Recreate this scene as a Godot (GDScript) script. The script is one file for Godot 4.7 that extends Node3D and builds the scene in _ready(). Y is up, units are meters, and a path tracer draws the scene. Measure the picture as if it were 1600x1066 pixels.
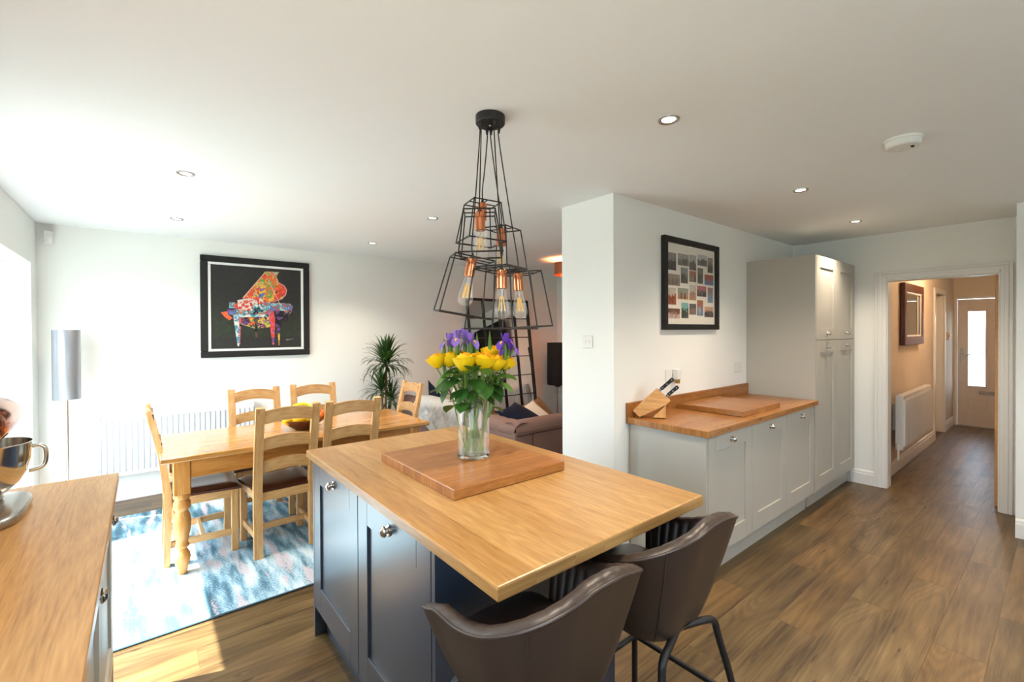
extends Node3D
# An open-plan kitchen and dining room: oak island, pine table, patio doors on the left, hallway on the right.
# World: camera above the origin; +X runs to the right and away, -Z to the left and away.

const CEIL := 2.4
const XL := -0.672     # inner face of the patio wall
const ZB := -5.35      # inner face of the back wall
const TOP := 0.915     # worktop height

var M := {}            # materials
var taken := {}        # names used at the top level
var rng := RandomNumberGenerator.new()


class MB:
	# Collects triangles with normals and texture coordinates (metres), then makes one mesh.
	var v := PackedVector3Array()
	var n := PackedVector3Array()
	var t := PackedVector2Array()
	var xf := Transform3D.IDENTITY
	var off := Vector2.ZERO

	func tri(a: Vector3, b: Vector3, c: Vector3, na: Vector3, nb: Vector3, nc: Vector3, ua := Vector2.ZERO, ub := Vector2.ZERO, uc := Vector2.ZERO) -> void:
		if (b - a).cross(c - a).dot(na + nb + nc) > 0.0:
			var s := b; b = c; c = s
			s = nb; nb = nc; nc = s
			var w := ub; ub = uc; uc = w
		v.append(xf * a); v.append(xf * b); v.append(xf * c)
		n.append((xf.basis * na).normalized()); n.append((xf.basis * nb).normalized()); n.append((xf.basis * nc).normalized())
		t.append(ua + off); t.append(ub + off); t.append(uc + off)

	func quad(a: Vector3, b: Vector3, c: Vector3, d: Vector3, nn: Vector3, ua := Vector2.ZERO, ub := Vector2.ZERO, uc := Vector2.ZERO, ud := Vector2.ZERO) -> void:
		tri(a, b, c, nn, nn, nn, ua, ub, uc)
		tri(a, c, d, nn, nn, nn, ua, uc, ud)

	static func guv(p: Vector3, ax: int, g: int) -> Vector2:
		var o: int = 3 - ax - g if ax != g else 0
		if ax == g:
			var b: int = (g + 1) % 3
			var c: int = (g + 2) % 3
			return Vector2(p[b] * 0.2, p[c] * 0.6)
		return Vector2(p[g], p[o])

	# A chamfered box; g is the axis along which wood grain runs.
	func box(c: Vector3, s: Vector3, bev := 0.0, g := 0) -> void:
		var h := s * 0.5
		var b: float = min(bev, min(h.x, min(h.y, h.z)) * 0.98)
		for ax in 3:
			var p: int = (ax + 1) % 3
			var q: int = (ax + 2) % 3
			for sg: float in [-1.0, 1.0]:
				var nn := Vector3.ZERO
				nn[ax] = sg
				var cs: Array[Vector3] = []
				for k: Vector2 in [Vector2(-1, -1), Vector2(1, -1), Vector2(1, 1), Vector2(-1, 1)]:
					var w := Vector3.ZERO
					w[ax] = sg * h[ax]
					w[p] = k.x * (h[p] - b)
					w[q] = k.y * (h[q] - b)
					cs.append(c + w)
				quad(cs[0], cs[1], cs[2], cs[3], nn, guv(cs[0], ax, g), guv(cs[1], ax, g), guv(cs[2], ax, g), guv(cs[3], ax, g))
		if b <= 0.0:
			return
		for ax in 3:   # edges that run along ax
			var p: int = (ax + 1) % 3
			var q: int = (ax + 2) % 3
			for sp: float in [-1.0, 1.0]:
				for sq: float in [-1.0, 1.0]:
					var np := Vector3.ZERO
					np[p] = sp
					var nq := Vector3.ZERO
					nq[q] = sq
					var cs: Array[Vector3] = []
					for e: Vector2 in [Vector2(-1, 0), Vector2(1, 0), Vector2(1, 1), Vector2(-1, 1)]:
						var w := Vector3.ZERO
						w[ax] = e.x * (h[ax] - b)
						w[p] = sp * (h[p] if e.y == 0 else h[p] - b)
						w[q] = sq * (h[q] - b if e.y == 0 else h[q])
						cs.append(c + w)
					var u: Array[Vector2] = []
					for k in 4:
						u.append(guv(cs[k], p if p != g else q, g))
					tri(cs[0], cs[1], cs[2], np, np, nq, u[0], u[1], u[2])
					tri(cs[0], cs[2], cs[3], np, nq, nq, u[0], u[2], u[3])
		for sx: float in [-1.0, 1.0]:
			for sy: float in [-1.0, 1.0]:
				for sz: float in [-1.0, 1.0]:
					var k := Vector3(sx, sy, sz)
					var a := c + k * Vector3(h.x, h.y - b, h.z - b)
					var d := c + k * Vector3(h.x - b, h.y, h.z - b)
					var e := c + k * Vector3(h.x - b, h.y - b, h.z)
					tri(a, d, e, Vector3(sx, 0, 0), Vector3(0, sy, 0), Vector3(0, 0, sz), guv(a, 1, g) if g != 1 else guv(a, 0, g), guv(d, 1, g) if g != 1 else guv(d, 0, g), guv(e, 1, g) if g != 1 else guv(e, 0, g))

	# Box between two corners.
	func bx(a: Vector3, b: Vector3, bev := 0.0, g := 0) -> void:
		box((a + b) * 0.5, (b - a).abs(), bev, g)

	# One stave of a worktop: eased only where told. g: grain axis (0 or 2); lo_e, hi_e: easing of the two long edges; ends: easing of the ends.
	func stave(a: Vector3, b: Vector3, g: int, lo_e: float, hi_e: float, ends: float) -> void:
		var q := 2 - g
		var sec := func(drop: float) -> Array:
			var l := maxf(lo_e, 0.0)
			var h := maxf(hi_e, 0.0)
			return [Vector2(a[q] + l, a.y + drop), Vector2(b[q] - h, a.y + drop), Vector2(b[q], a.y + maxf(h, drop)), Vector2(b[q], b.y - maxf(h, drop)), Vector2(b[q] - h * 0.3, b.y - maxf(h * 0.3, drop)), Vector2(b[q] - h, b.y - drop), Vector2(a[q] + l, b.y - drop), Vector2(a[q] + l * 0.3, b.y - maxf(l * 0.3, drop)), Vector2(a[q], b.y - maxf(l, drop)), Vector2(a[q], a.y + maxf(l, drop))]
		var at := [a[g], a[g] + ends * 0.3, a[g] + ends, b[g] - ends, b[g] - ends * 0.3, b[g]]
		var dr := [ends, ends * 0.3, 0.0, 0.0, ends * 0.3, ends]
		var put := func(s: Vector2, w: float) -> Vector3:
			var p := Vector3(0, s.y, 0)
			p[q] = s.x
			p[g] = w
			return p
		var mid := (a + b) * 0.5
		for k in 5:
			var s0: Array = sec.call(dr[k])
			var s1: Array = sec.call(dr[k + 1])
			for j in 10:
				var p0: Vector3 = put.call(s0[j], at[k])
				var p1: Vector3 = put.call(s0[(j + 1) % 10], at[k])
				var p2: Vector3 = put.call(s1[(j + 1) % 10], at[k + 1])
				var p3: Vector3 = put.call(s1[j], at[k + 1])
				var nn := (p2 - p0).cross(p3 - p1)
				if nn.length() < 1e-12:
					continue
				nn = nn.normalized()
				var c := (p0 + p1 + p2 + p3) * 0.25 - mid
				c[g] *= 0.001
				if k != 2:
					c.y *= 1.0
				if nn.dot(c) < 0:
					nn = -nn
				var ax := 1 if absf(nn.y) > 0.5 else q
				quad(p0, p1, p2, p3, nn, guv(p0, ax, g), guv(p1, ax, g), guv(p2, ax, g), guv(p3, ax, g))
		for e in 2:
			var s: Array = sec.call(ends)
			var nn := Vector3.ZERO
			nn[g] = -1.0 if e == 0 else 1.0
			var p0: Vector3 = put.call(s[0], at[0 if e == 0 else 5])
			for j in range(1, 9):
				var p1: Vector3 = put.call(s[j], at[0 if e == 0 else 5])
				var p2: Vector3 = put.call(s[j + 1], at[0 if e == 0 else 5])
				tri(p0, p1, p2, nn, nn, nn, guv(p0, g, g), guv(p1, g, g), guv(p2, g, g))

	# Turned shape round the y axis; points are (radius, height) from bottom to top or along the outline.
	func lathe(pr: Array, seg := 24, crease := 40.0, sweep := TAU) -> void:
		var m := pr.size()
		var ns: Array[Vector2] = []
		for k in m - 1:
			var d: Vector2 = pr[k + 1] - pr[k]
			ns.append(Vector2(d.y, -d.x).normalized())
		var run := 0.0
		for k in m - 1:
			var n0 := ns[k]
			var n1 := ns[k]
			if k > 0 and rad_to_deg(absf(ns[k].angle_to(ns[k - 1]))) < crease:
				n0 = (ns[k] + ns[k - 1]).normalized()
			if k < m - 2 and rad_to_deg(absf(ns[k].angle_to(ns[k + 1]))) < crease:
				n1 = (ns[k] + ns[k + 1]).normalized()
			var p0: Vector2 = pr[k]
			var p1: Vector2 = pr[k + 1]
			var l := p0.distance_to(p1)
			for j in seg:
				var a0 := sweep * j / seg
				var a1 := sweep * (j + 1) / seg
				var c0 := Vector3(cos(a0), 0, sin(a0))
				var c1 := Vector3(cos(a1), 0, sin(a1))
				var rr := maxf(p0.x, p1.x)
				var A := c0 * p0.x + Vector3(0, p0.y, 0)
				var B := c1 * p0.x + Vector3(0, p0.y, 0)
				var C := c1 * p1.x + Vector3(0, p1.y, 0)
				var D := c0 * p1.x + Vector3(0, p1.y, 0)
				var nA := c0 * n0.x + Vector3(0, n0.y, 0)
				var nB := c1 * n0.x + Vector3(0, n0.y, 0)
				var nC := c1 * n1.x + Vector3(0, n1.y, 0)
				var nD := c0 * n1.x + Vector3(0, n1.y, 0)
				var u0 := Vector2(run, a0 * rr)
				var u1 := Vector2(run, a1 * rr)
				var u2 := Vector2(run + l, a1 * rr)
				var u3 := Vector2(run + l, a0 * rr)
				if p0.x > 1e-6:
					tri(A, B, C, nA, nB, nC, u0, u1, u2)
				if p1.x > 1e-6:
					tri(A, C, D, nA, nC, nD, u0, u2, u3)
			run += l

	# Round bar along points; r is a number or one radius per point.
	func tube(pts: Array, r: Variant, seg := 8, closed := false, caps := true) -> void:
		var m := pts.size()
		var fr: Array[Basis] = []
		var up := Vector3(0.123, 0.93, 0.31)
		for k in m:
			var a: Vector3 = pts[(k - 1 + m) % m] if closed or k > 0 else pts[k]
			var b: Vector3 = pts[(k + 1) % m] if closed or k < m - 1 else pts[k]
			var d := (b - a).normalized()
			if k == 0:
				if absf(d.dot(up)) > 0.9:
					up = Vector3(0.95, 0.1, 0.2)
			var x := (up - d * up.dot(d)).normalized()
			up = x
			fr.append(Basis(x, d.cross(x), d))
		var run := 0.0
		for k in (m if closed else m - 1):
			var j := (k + 1) % m
			var r0: float = r[k] if r is Array else r
			var r1: float = r[j] if r is Array else r
			var p0: Vector3 = pts[k]
			var p1: Vector3 = pts[j]
			var l := p0.distance_to(p1)
			for s in seg:
				var a0 := TAU * s / seg
				var a1 := TAU * (s + 1) / seg
				var n0 := fr[k].x * cos(a0) + fr[k].y * sin(a0)
				var n1 := fr[k].x * cos(a1) + fr[k].y * sin(a1)
				var n2 := fr[j].x * cos(a1) + fr[j].y * sin(a1)
				var n3 := fr[j].x * cos(a0) + fr[j].y * sin(a0)
				var rr := maxf(r0, r1)
				tri(p0 + n0 * r0, p0 + n1 * r0, p1 + n2 * r1, n0, n1, n2, Vector2(run, a0 * rr), Vector2(run, a1 * rr), Vector2(run + l, a1 * rr))
				tri(p0 + n0 * r0, p1 + n2 * r1, p1 + n3 * r1, n0, n2, n3, Vector2(run, a0 * rr), Vector2(run + l, a1 * rr), Vector2(run + l, a0 * rr))
			run += l
		if caps and not closed:
			for e in 2:
				var k := 0 if e == 0 else m - 1
				var d := -fr[k].z if e == 0 else fr[k].z
				var r0: float = r[k] if r is Array else r
				if r0 < 0.0005:
					continue
				var p: Vector3 = pts[k]
				for s in seg:
					var a0 := TAU * s / seg
					var a1 := TAU * (s + 1) / seg
					tri(p, p + (fr[k].x * cos(a0) + fr[k].y * sin(a0)) * r0, p + (fr[k].x * cos(a1) + fr[k].y * sin(a1)) * r0, d, d, d)

	# Outline in the xy plane pushed from z0 to z1.
	func prism(poly: PackedVector2Array, z0: float, z1: float, g := 0, smooth := 0.0) -> void:
		var m := poly.size()
		var area := 0.0
		for k in m:
			area += poly[k].cross(poly[(k + 1) % m])
		var sg := 1.0 if area > 0 else -1.0
		var ids := Geometry2D.triangulate_polygon(poly)
		for k in range(0, ids.size(), 3):
			for zz: float in [z0, z1]:
				var nn := Vector3(0, 0, 1 if (zz > minf(z0, z1)) else -1)
				var a := Vector3(poly[ids[k]].x, poly[ids[k]].y, zz)
				var b := Vector3(poly[ids[k + 1]].x, poly[ids[k + 1]].y, zz)
				var c := Vector3(poly[ids[k + 2]].x, poly[ids[k + 2]].y, zz)
				tri(a, b, c, nn, nn, nn, guv(a, 2, g), guv(b, 2, g), guv(c, 2, g))
		var en: Array[Vector2] = []
		for k in m:
			var d := poly[(k + 1) % m] - poly[k]
			en.append(Vector2(d.y, -d.x).normalized() * sg)
		for k in m:
			var p := poly[k]
			var q := poly[(k + 1) % m]
			var n0 := en[k]
			var n1 := en[k]
			if smooth > 0.0:
				if rad_to_deg(absf(en[k].angle_to(en[(k - 1 + m) % m]))) < smooth:
					n0 = (en[k] + en[(k - 1 + m) % m]).normalized()
				if rad_to_deg(absf(en[k].angle_to(en[(k + 1) % m]))) < smooth:
					n1 = (en[k] + en[(k + 1) % m]).normalized()
			var a := Vector3(p.x, p.y, z0)
			var b := Vector3(q.x, q.y, z0)
			var c := Vector3(q.x, q.y, z1)
			var d3 := Vector3(p.x, p.y, z1)
			var na := Vector3(n0.x, n0.y, 0)
			var nb := Vector3(n1.x, n1.y, 0)
			var ax := 1 if absf(en[k].y) > absf(en[k].x) else 0
			if ax == g: ax = 2
			tri(a, b, c, na, nb, nb, guv(a, ax, g), guv(b, ax, g), guv(c, ax, g))
			tri(a, c, d3, na, nb, na, guv(a, ax, g), guv(c, ax, g), guv(d3, ax, g))

	# Curved sheet through f(u, v), u and v from 0 to 1; smooth normals; side tells which way they point.
	func surf(f: Callable, nu: int, nv: int, side := 1.0, loop := false, us := Vector2(1, 1)) -> void:
		var P: Array[Vector3] = []
		for i in nu + 1:
			for j in nv + 1:
				P.append(f.call(float(i) / nu, float(j) / nv))
		var N: Array[Vector3] = []
		for i in nu + 1:
			for j in nv + 1:
				var i0 := i - 1
				var i1 := i + 1
				if loop:
					i0 = (i - 1 + nu) % nu
					i1 = (i + 1) % nu
				else:
					i0 = maxi(i0, 0)
					i1 = mini(i1, nu)
				var du := P[i1 * (nv + 1) + j] - P[i0 * (nv + 1) + j]
				var dv := P[i * (nv + 1) + mini(j + 1, nv)] - P[i * (nv + 1) + maxi(j - 1, 0)]
				var nn := du.cross(dv)
				if nn.length() < 1e-12:
					var jj := clampi(j, 1, nv - 1)
					du = P[i1 * (nv + 1) + jj] - P[i0 * (nv + 1) + jj]
					nn = du.cross(dv)
				N.append(nn.normalized() * side)
		for i in nu:
			for j in nv:
				var a := i * (nv + 1) + j
				var b := a + nv + 1
				var ua := Vector2(float(i) / nu, float(j) / nv) * us
				var ub := Vector2(float(i + 1) / nu, float(j) / nv) * us
				var uc := Vector2(float(i + 1) / nu, float(j + 1) / nv) * us
				var ud := Vector2(float(i) / nu, float(j + 1) / nv) * us
				tri(P[a], P[b], P[b + 1], N[a], N[b], N[b + 1], ua, ub, uc)
				tri(P[a], P[b + 1], P[a + 1], N[a], N[b + 1], N[a + 1], ua, uc, ud)

	func ball(c: Vector3, r: Vector3, nu := 16, nv := 10) -> void:
		surf(func(u: float, w: float) -> Vector3:
			var a := u * TAU
			var b := (w - 0.5) * PI
			return c + Vector3(cos(a) * cos(b), sin(b), sin(a) * cos(b)) * r, nu, nv, -1.0, true, Vector2(0.3, 0.15))

	func mesh() -> ArrayMesh:
		var a := []
		a.resize(Mesh.ARRAY_MAX)
		a[Mesh.ARRAY_VERTEX] = v
		a[Mesh.ARRAY_NORMAL] = n
		a[Mesh.ARRAY_TEX_UV] = t
		var m := ArrayMesh.new()
		m.add_surface_from_arrays(Mesh.PRIMITIVE_TRIANGLES, a)
		return m


# ---------- naming and placing ----------

func numbered(called: String) -> String:
	var k: int = taken.get(called, -1) + 1
	taken[called] = k
	return called if k == 0 else "%s_%03d" % [called, k]


func part(mb: MB, called: String, mat: Material, parent: Node3D, at := Vector3.ZERO) -> MeshInstance3D:
	return piece(mb.mesh(), called, mat, parent, Transform3D(Basis.IDENTITY, at))


func piece(m: Mesh, called: String, mat: Material, parent: Node3D, xf := Transform3D.IDENTITY) -> MeshInstance3D:
	var o := MeshInstance3D.new()
	o.name = called
	o.mesh = m
	o.material_override = mat
	o.transform = xf
	o.cast_shadow = GeometryInstance3D.SHADOW_CASTING_SETTING_ON
	parent.add_child(o, true)
	return o


func tag(o: Node3D, label: String, category := "", group := "", kind := "") -> Node3D:
	if label: o.set_meta("label", label)
	if category: o.set_meta("category", category)
	if group: o.set_meta("group", group)
	if kind: o.set_meta("kind", kind)
	return o


func thing(called: String, label: String, category: String, at := Vector3.ZERO, turn := 0.0, group := "") -> Node3D:
	var o := Node3D.new()
	o.name = numbered(called)
	add_child(o)
	o.position = at
	o.rotation.y = turn
	tag(o, label, category, group)
	return o


func single(mb: MB, called: String, mat: Material, label: String, category: String, at := Vector3.ZERO, turn := 0.0, group := "") -> MeshInstance3D:
	var o := piece(mb.mesh(), numbered(called), mat, self, Transform3D(Basis(Vector3.UP, turn), at))
	tag(o, label, category, group)
	return o


func struct(mb: MB, called: String, mat: Material) -> MeshInstance3D:
	var o := piece(mb.mesh(), numbered(called), mat, self)
	o.set_meta("kind", "structure")
	return o


func holder(called: String, at := Vector3.ZERO, turn := 0.0) -> Node3D:
	var o := Node3D.new()
	o.name = numbered(called)
	add_child(o)
	o.position = at
	o.rotation.y = turn
	o.set_meta("kind", "structure")
	return o


func copy(o: Node3D, base: String, label: String, at: Vector3, turn := 0.0, group := "") -> Node3D:
	var c: Node3D = o.duplicate()
	c.name = numbered(base)
	add_child(c)
	c.position = at
	c.rotation.y = turn
	c.set_meta("label", label)
	if group: c.set_meta("group", group)
	return c


func turned(x: float, y: float, z: float) -> Basis:
	return Basis.from_euler(Vector3(x, y, z))


func chain(pts: Array, per := 6) -> Array:
	# A smooth curve through the points.
	var c := []
	for k in pts.size() - 1:
		var a: Vector3 = pts[maxi(k - 1, 0)]
		var b: Vector3 = pts[k]
		var d: Vector3 = pts[k + 1]
		var e: Vector3 = pts[mini(k + 2, pts.size() - 1)]
		for s in per:
			c.append(b.cubic_interpolate(d, a, e, float(s) / per))
	c.append(pts[-1])
	return c


# ---------- computed textures ----------

func soft(sd: int, freq: float, sw: int, sh: int, w: int, h: int, kind := FastNoiseLite.TYPE_SIMPLEX_SMOOTH, octaves := 3) -> PackedByteArray:
	# Seamless noise made small and stretched to w by h: streaks along x when sw is small.
	var f := FastNoiseLite.new()
	f.seed = sd
	f.noise_type = kind
	f.frequency = freq
	f.fractal_octaves = octaves
	var im := f.get_seamless_image(sw, sh)
	im.convert(Image.FORMAT_L8)
	if sw != w or sh != h:
		im.resize(w, h, Image.INTERPOLATE_CUBIC)
	return im.get_data()


func ramp(cols: Array) -> PackedByteArray:
	# 256 colours through evenly spaced stops.
	var out := PackedByteArray()
	out.resize(768)
	for k in 256:
		var x := float(k) / 255.0 * (cols.size() - 1)
		var a := mini(int(x), cols.size() - 2)
		var c: Color = cols[a].lerp(cols[a + 1], x - a)
		out[k * 3] = int(c.r * 255)
		out[k * 3 + 1] = int(c.g * 255)
		out[k * 3 + 2] = int(c.b * 255)
	return out


# Grain along x. rings: growth lines across the height; knots: how many knots.
func wood_tex(sd: int, cols: Array, rings := 9.0, warp := 3.0, knots := 0, mix := Vector3(0.45, 0.2, 0.35), w := 1024, h := 256, knotsize := 1.0, blotch := 0.0) -> ImageTexture:
	var fine := soft(sd, 0.22, 64, h, w, h)
	var mid := soft(sd + 1, 0.05, 32, h / 2, w, h)
	var wob := soft(sd + 2, 0.045, 20, 64, w, h, FastNoiseLite.TYPE_SIMPLEX_SMOOTH, 2)
	var patch := soft(sd + 3, 0.06, 60, 60, w, h, FastNoiseLite.TYPE_SIMPLEX_SMOOTH, 3)
	var lut := ramp(cols)
	var extra := PackedFloat32Array()
	extra.resize(w * h)
	var dark := PackedFloat32Array()
	dark.resize(w * h)
	var r := RandomNumberGenerator.new()
	r.seed = sd
	for k in knots:
		var cx := r.randi_range(0, w - 1)
		var cy := r.randi_range(0, h - 1)
		var rx := r.randf_range(8, 40) * knotsize
		var ry := r.randf_range(3, 10) * knotsize
		var deep := r.randf_range(0.25, 0.6)
		for j in range(-int(ry * 4), int(ry * 4)):
			for i in range(-int(rx * 4), int(rx * 4)):
				var d := (i / rx) * (i / rx) + (j / ry) * (j / ry)
				if d > 14.0:
					continue
				var at := posmod(cy + j, h) * w + posmod(cx + i, w)
				extra[at] += 0.9 * exp(-d * 0.35)
				dark[at] += deep * exp(-d * 1.1) + 0.2 * deep * exp(-d * 0.3)
	var out := PackedByteArray()
	out.resize(w * h * 3)
	for j in h:
		var y := float(j) / h
		for i in w:
			var at := j * w + i
			var rg := 0.5 + 0.5 * sin(TAU * (y * rings + wob[at] / 255.0 * warp + extra[at]))
			var x := (patch[at] / 255.0 - 0.5) * blotch + mix.x * fine[at] / 255.0 + mix.y * mid[at] / 255.0 + mix.z * rg * (0.6 + 0.4 * fine[at] / 255.0) - dark[at]
			var k := clampi(int(x * 255.0), 0, 255) * 3
			out[at * 3] = lut[k]
			out[at * 3 + 1] = lut[k + 1]
			out[at * 3 + 2] = lut[k + 2]
	return ImageTexture.create_from_image(Image.create_from_data(w, h, false, Image.FORMAT_RGB8, out))


func grain_tex(sd: int, freq: float, size := 256, kind := FastNoiseLite.TYPE_SIMPLEX_SMOOTH, octaves := 4) -> ImageTexture:
	var im := Image.create_from_data(size, size, false, Image.FORMAT_L8, soft(sd, freq, size, size, size, size, kind, octaves))
	return ImageTexture.create_from_image(im)


func rug_tex() -> ImageTexture:
	# Distressed abstract weave: streaks run along v, with speckle.
	var w := 768
	var h := 768
	var a := soft(41, 0.10, 256, 40, w, h)
	var b := soft(42, 0.012, 192, 96, w, h)
	var s := soft(43, 0.22, w, h, w, h)
	var e := soft(44, 0.006, 256, 256, w, h)
	var c := soft(45, 0.09, 256, 36, w, h)
	var cols := [Color(0.29, 0.41, 0.46), Color(0.40, 0.54, 0.60), Color(0.55, 0.69, 0.75), Color(0.72, 0.81, 0.84), Color(0.84, 0.86, 0.86)]
	var lut := ramp(cols)
	var pink := Color(0.78, 0.74, 0.75)
	var char_ := Color(0.24, 0.24, 0.24)
	var out := PackedByteArray()
	out.resize(w * h * 3)
	for j in h:
		for i in w:
			var at := j * w + i
			var sp := s[at] / 255.0 - 0.5
			var x := 0.52 + (a[at] / 255.0 - 0.5) * 1.3 + (b[at] / 255.0 - 0.5) * 0.7 + sp * 0.8
			var k := clampi(int(clampf(x, 0.0, 1.0) * 255.0), 0, 255) * 3
			var col := Color(lut[k] / 255.0, lut[k + 1] / 255.0, lut[k + 2] / 255.0)
			var p := c[at] / 255.0 + sp * 0.35
			if p > 0.66:
				col = col.lerp(pink, clampf((p - 0.66) * 9.0, 0.0, 0.85))
			var q := (1.0 - c[at] / 255.0) * 0.6 + e[at] / 255.0 * 0.5 + sp * 0.4
			if q > 0.80:
				col = col.lerp(char_, clampf((q - 0.80) * 7.0, 0.0, 0.8))
			out[at * 3] = int(col.r * 255)
			out[at * 3 + 1] = int(col.g * 255)
			out[at * 3 + 2] = int(col.b * 255)
	return ImageTexture.create_from_image(Image.create_from_data(w, h, false, Image.FORMAT_RGB8, out))


func mat(key: String, col: Color, rough := 0.6, metal := 0.0, spec := 0.5) -> StandardMaterial3D:
	var m := StandardMaterial3D.new()
	m.resource_name = key
	m.albedo_color = col
	m.roughness = rough
	m.metallic = metal
	m.metallic_specular = spec
	M[key] = m
	return m


func glass(key: String, alpha := 0.04, tint := Color(1, 1, 1)) -> StandardMaterial3D:
	var m := mat(key, Color(tint.r, tint.g, tint.b, alpha), 0.02)
	m.transparency = BaseMaterial3D.TRANSPARENCY_ALPHA
	return m


func woods(key: String, tex: Texture2D, size: Vector2, rough: float, tints: Array, spec := 0.5) -> void:
	# A few tones of one timber, as arrays of materials in M[key].
	var list := []
	for c: Color in tints:
		var m := StandardMaterial3D.new()
		m.resource_name = key
		m.albedo_texture = tex
		m.albedo_color = c
		m.uv1_scale = Vector3(1.0 / size.x, 1.0 / size.y, 1)
		m.roughness = rough
		m.metallic_specular = spec
		m.heightmap_enabled = false
		list.append(m)
	M[key] = list


func bumped(m: StandardMaterial3D, tex: Texture2D, cm: float, scale: float) -> StandardMaterial3D:
	m.heightmap_enabled = true
	m.heightmap_texture = tex
	m.heightmap_scale = cm
	m.uv1_triplanar = true
	m.uv1_scale = Vector3.ONE * scale
	return m


func make_materials() -> void:
	var fine := grain_tex(5, 0.05)
	var wall := mat("wall_paint", Color(0.93, 0.935, 0.92), 0.85)
	bumped(wall, fine, 0.02, 3.0)
	mat("ceiling_paint", Color(0.945, 0.957, 0.96), 0.9)
	mat("hall_paint", Color(0.86, 0.82, 0.76), 0.8)
	mat("gloss_white", Color(0.91, 0.91, 0.90), 0.35)
	mat("plastic_white", Color(0.90, 0.90, 0.88), 0.4)
	mat("radiator_white", Color(0.86, 0.875, 0.89), 0.35)
	mat("unit_grey", Color(0.71, 0.70, 0.665), 0.42)
	var nv := mat("navy", Color(0.19, 0.235, 0.295), 0.30, 0.0, 0.7)
	nv.clearcoat_enabled = true
	nv.clearcoat = 0.5
	nv.clearcoat_roughness = 0.25
	mat("dark_void", Color(0.12, 0.12, 0.12), 0.8)
	mat("black_metal", Color(0.10, 0.10, 0.105), 0.45, 0.0, 0.5)
	mat("black_matte", Color(0.07, 0.07, 0.075), 0.6)
	mat("chrome", Color(0.86, 0.85, 0.83), 0.12, 1.0)
	mat("satin_steel", Color(0.72, 0.72, 0.72), 0.28, 1.0)
	mat("copper", Color(0.88, 0.56, 0.40), 0.2, 1.0)
	mat("copper_gloss", Color(0.72, 0.46, 0.36), 0.12, 1.0)
	mat("mirror", Color(0.88, 0.90, 0.89), 0.015, 1.0)
	glass("clear_glass", 0.03)
	glass("bulb_glass", 0.07)
	var thick := mat("thick_glass", Color(0.93, 0.97, 0.95, 0.02), 0.0)
	thick.refraction_enabled = true
	thick.refraction_scale = 0.05
	glass("water", 0.05, Color(0.85, 0.92, 0.82))
	woods("floor_oak", wood_tex(11, [Color(0.22, 0.16, 0.09), Color(0.37, 0.295, 0.18), Color(0.465, 0.38, 0.25), Color(0.545, 0.465, 0.33)], 5.0, 6.0, 18, Vector3(0.32, 0.40, 0.22), 2048, 512, 0.6, 0.5), Vector2(3.2, 0.8), 0.38,
		[Color(1, 1, 1), Color(0.93, 0.92, 0.90), Color(1.0, 0.96, 0.90), Color(0.90, 0.90, 0.88)])
	woods("oak_top", wood_tex(21, [Color(0.53, 0.37, 0.20), Color(0.68, 0.52, 0.31), Color(0.75, 0.59, 0.375), Color(0.79, 0.645, 0.44)], 5.0, 4.0, 0, Vector3(0.5, 0.25, 0.25)), Vector2(1.6, 0.4), 0.3,
		[Color(1, 1, 1), Color(0.93, 0.90, 0.86), Color(1.0, 0.97, 0.92), Color(0.96, 0.94, 0.9)])
	woods("oak_board", wood_tex(25, [Color(0.44, 0.27, 0.12), Color(0.61, 0.41, 0.21), Color(0.70, 0.495, 0.275), Color(0.76, 0.57, 0.35)], 4.0, 4.0, 3, Vector3(0.45, 0.3, 0.25)), Vector2(1.0, 0.25), 0.28,
		[Color(1, 1, 1), Color(0.94, 0.90, 0.86), Color(1.0, 0.97, 0.94)])
	woods("pine", wood_tex(31, [Color(0.55, 0.32, 0.13), Color(0.75, 0.50, 0.24), Color(0.83, 0.60, 0.33), Color(0.87, 0.68, 0.43)], 3.0, 1.2, 4, Vector3(0.45, 0.42, 0.10), 1024, 256, 0.6), Vector2(2.0, 0.5), 0.3,
		[Color(1, 1, 1), Color(0.96, 0.94, 0.9), Color(1.0, 0.98, 0.95)])
	woods("pine_top", M.pine[0].albedo_texture, Vector2(2.0, 0.5), 0.2, [Color(0.97, 1.0, 1.0), Color(0.94, 0.96, 0.96), Color(1.0, 1.0, 0.98)])
	for p: StandardMaterial3D in M.pine_top:
		p.clearcoat_enabled = true
		p.clearcoat = 0.7
		p.clearcoat_roughness = 0.22
	woods("chair_oak", wood_tex(35, [Color(0.64, 0.45, 0.25), Color(0.77, 0.58, 0.36), Color(0.83, 0.66, 0.44), Color(0.87, 0.72, 0.51)], 4.0, 4.0, 0, Vector3(0.45, 0.3, 0.25)), Vector2(1.0, 0.25), 0.4,
		[Color(1, 1, 1)])
	woods("dark_wood", wood_tex(37, [Color(0.16, 0.07, 0.04), Color(0.30, 0.14, 0.08), Color(0.40, 0.20, 0.11), Color(0.47, 0.25, 0.14)], 6.0, 3.0, 0), Vector2(0.8, 0.2), 0.35,
		[Color(1, 1, 1)])
	woods("block_wood", wood_tex(39, [Color(0.66, 0.44, 0.22), Color(0.80, 0.58, 0.33), Color(0.86, 0.66, 0.41), Color(0.90, 0.72, 0.48)], 5.0, 2.0, 0), Vector2(0.6, 0.15), 0.45,
		[Color(1, 1, 1)])
	var rug := mat("rug", Color(1, 1, 1), 0.95, 0.0, 0.2)
	rug.albedo_texture = rug_tex()
	rug.heightmap_enabled = true
	rug.heightmap_texture = grain_tex(46, 0.35, 512)
	rug.heightmap_scale = 0.3
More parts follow.
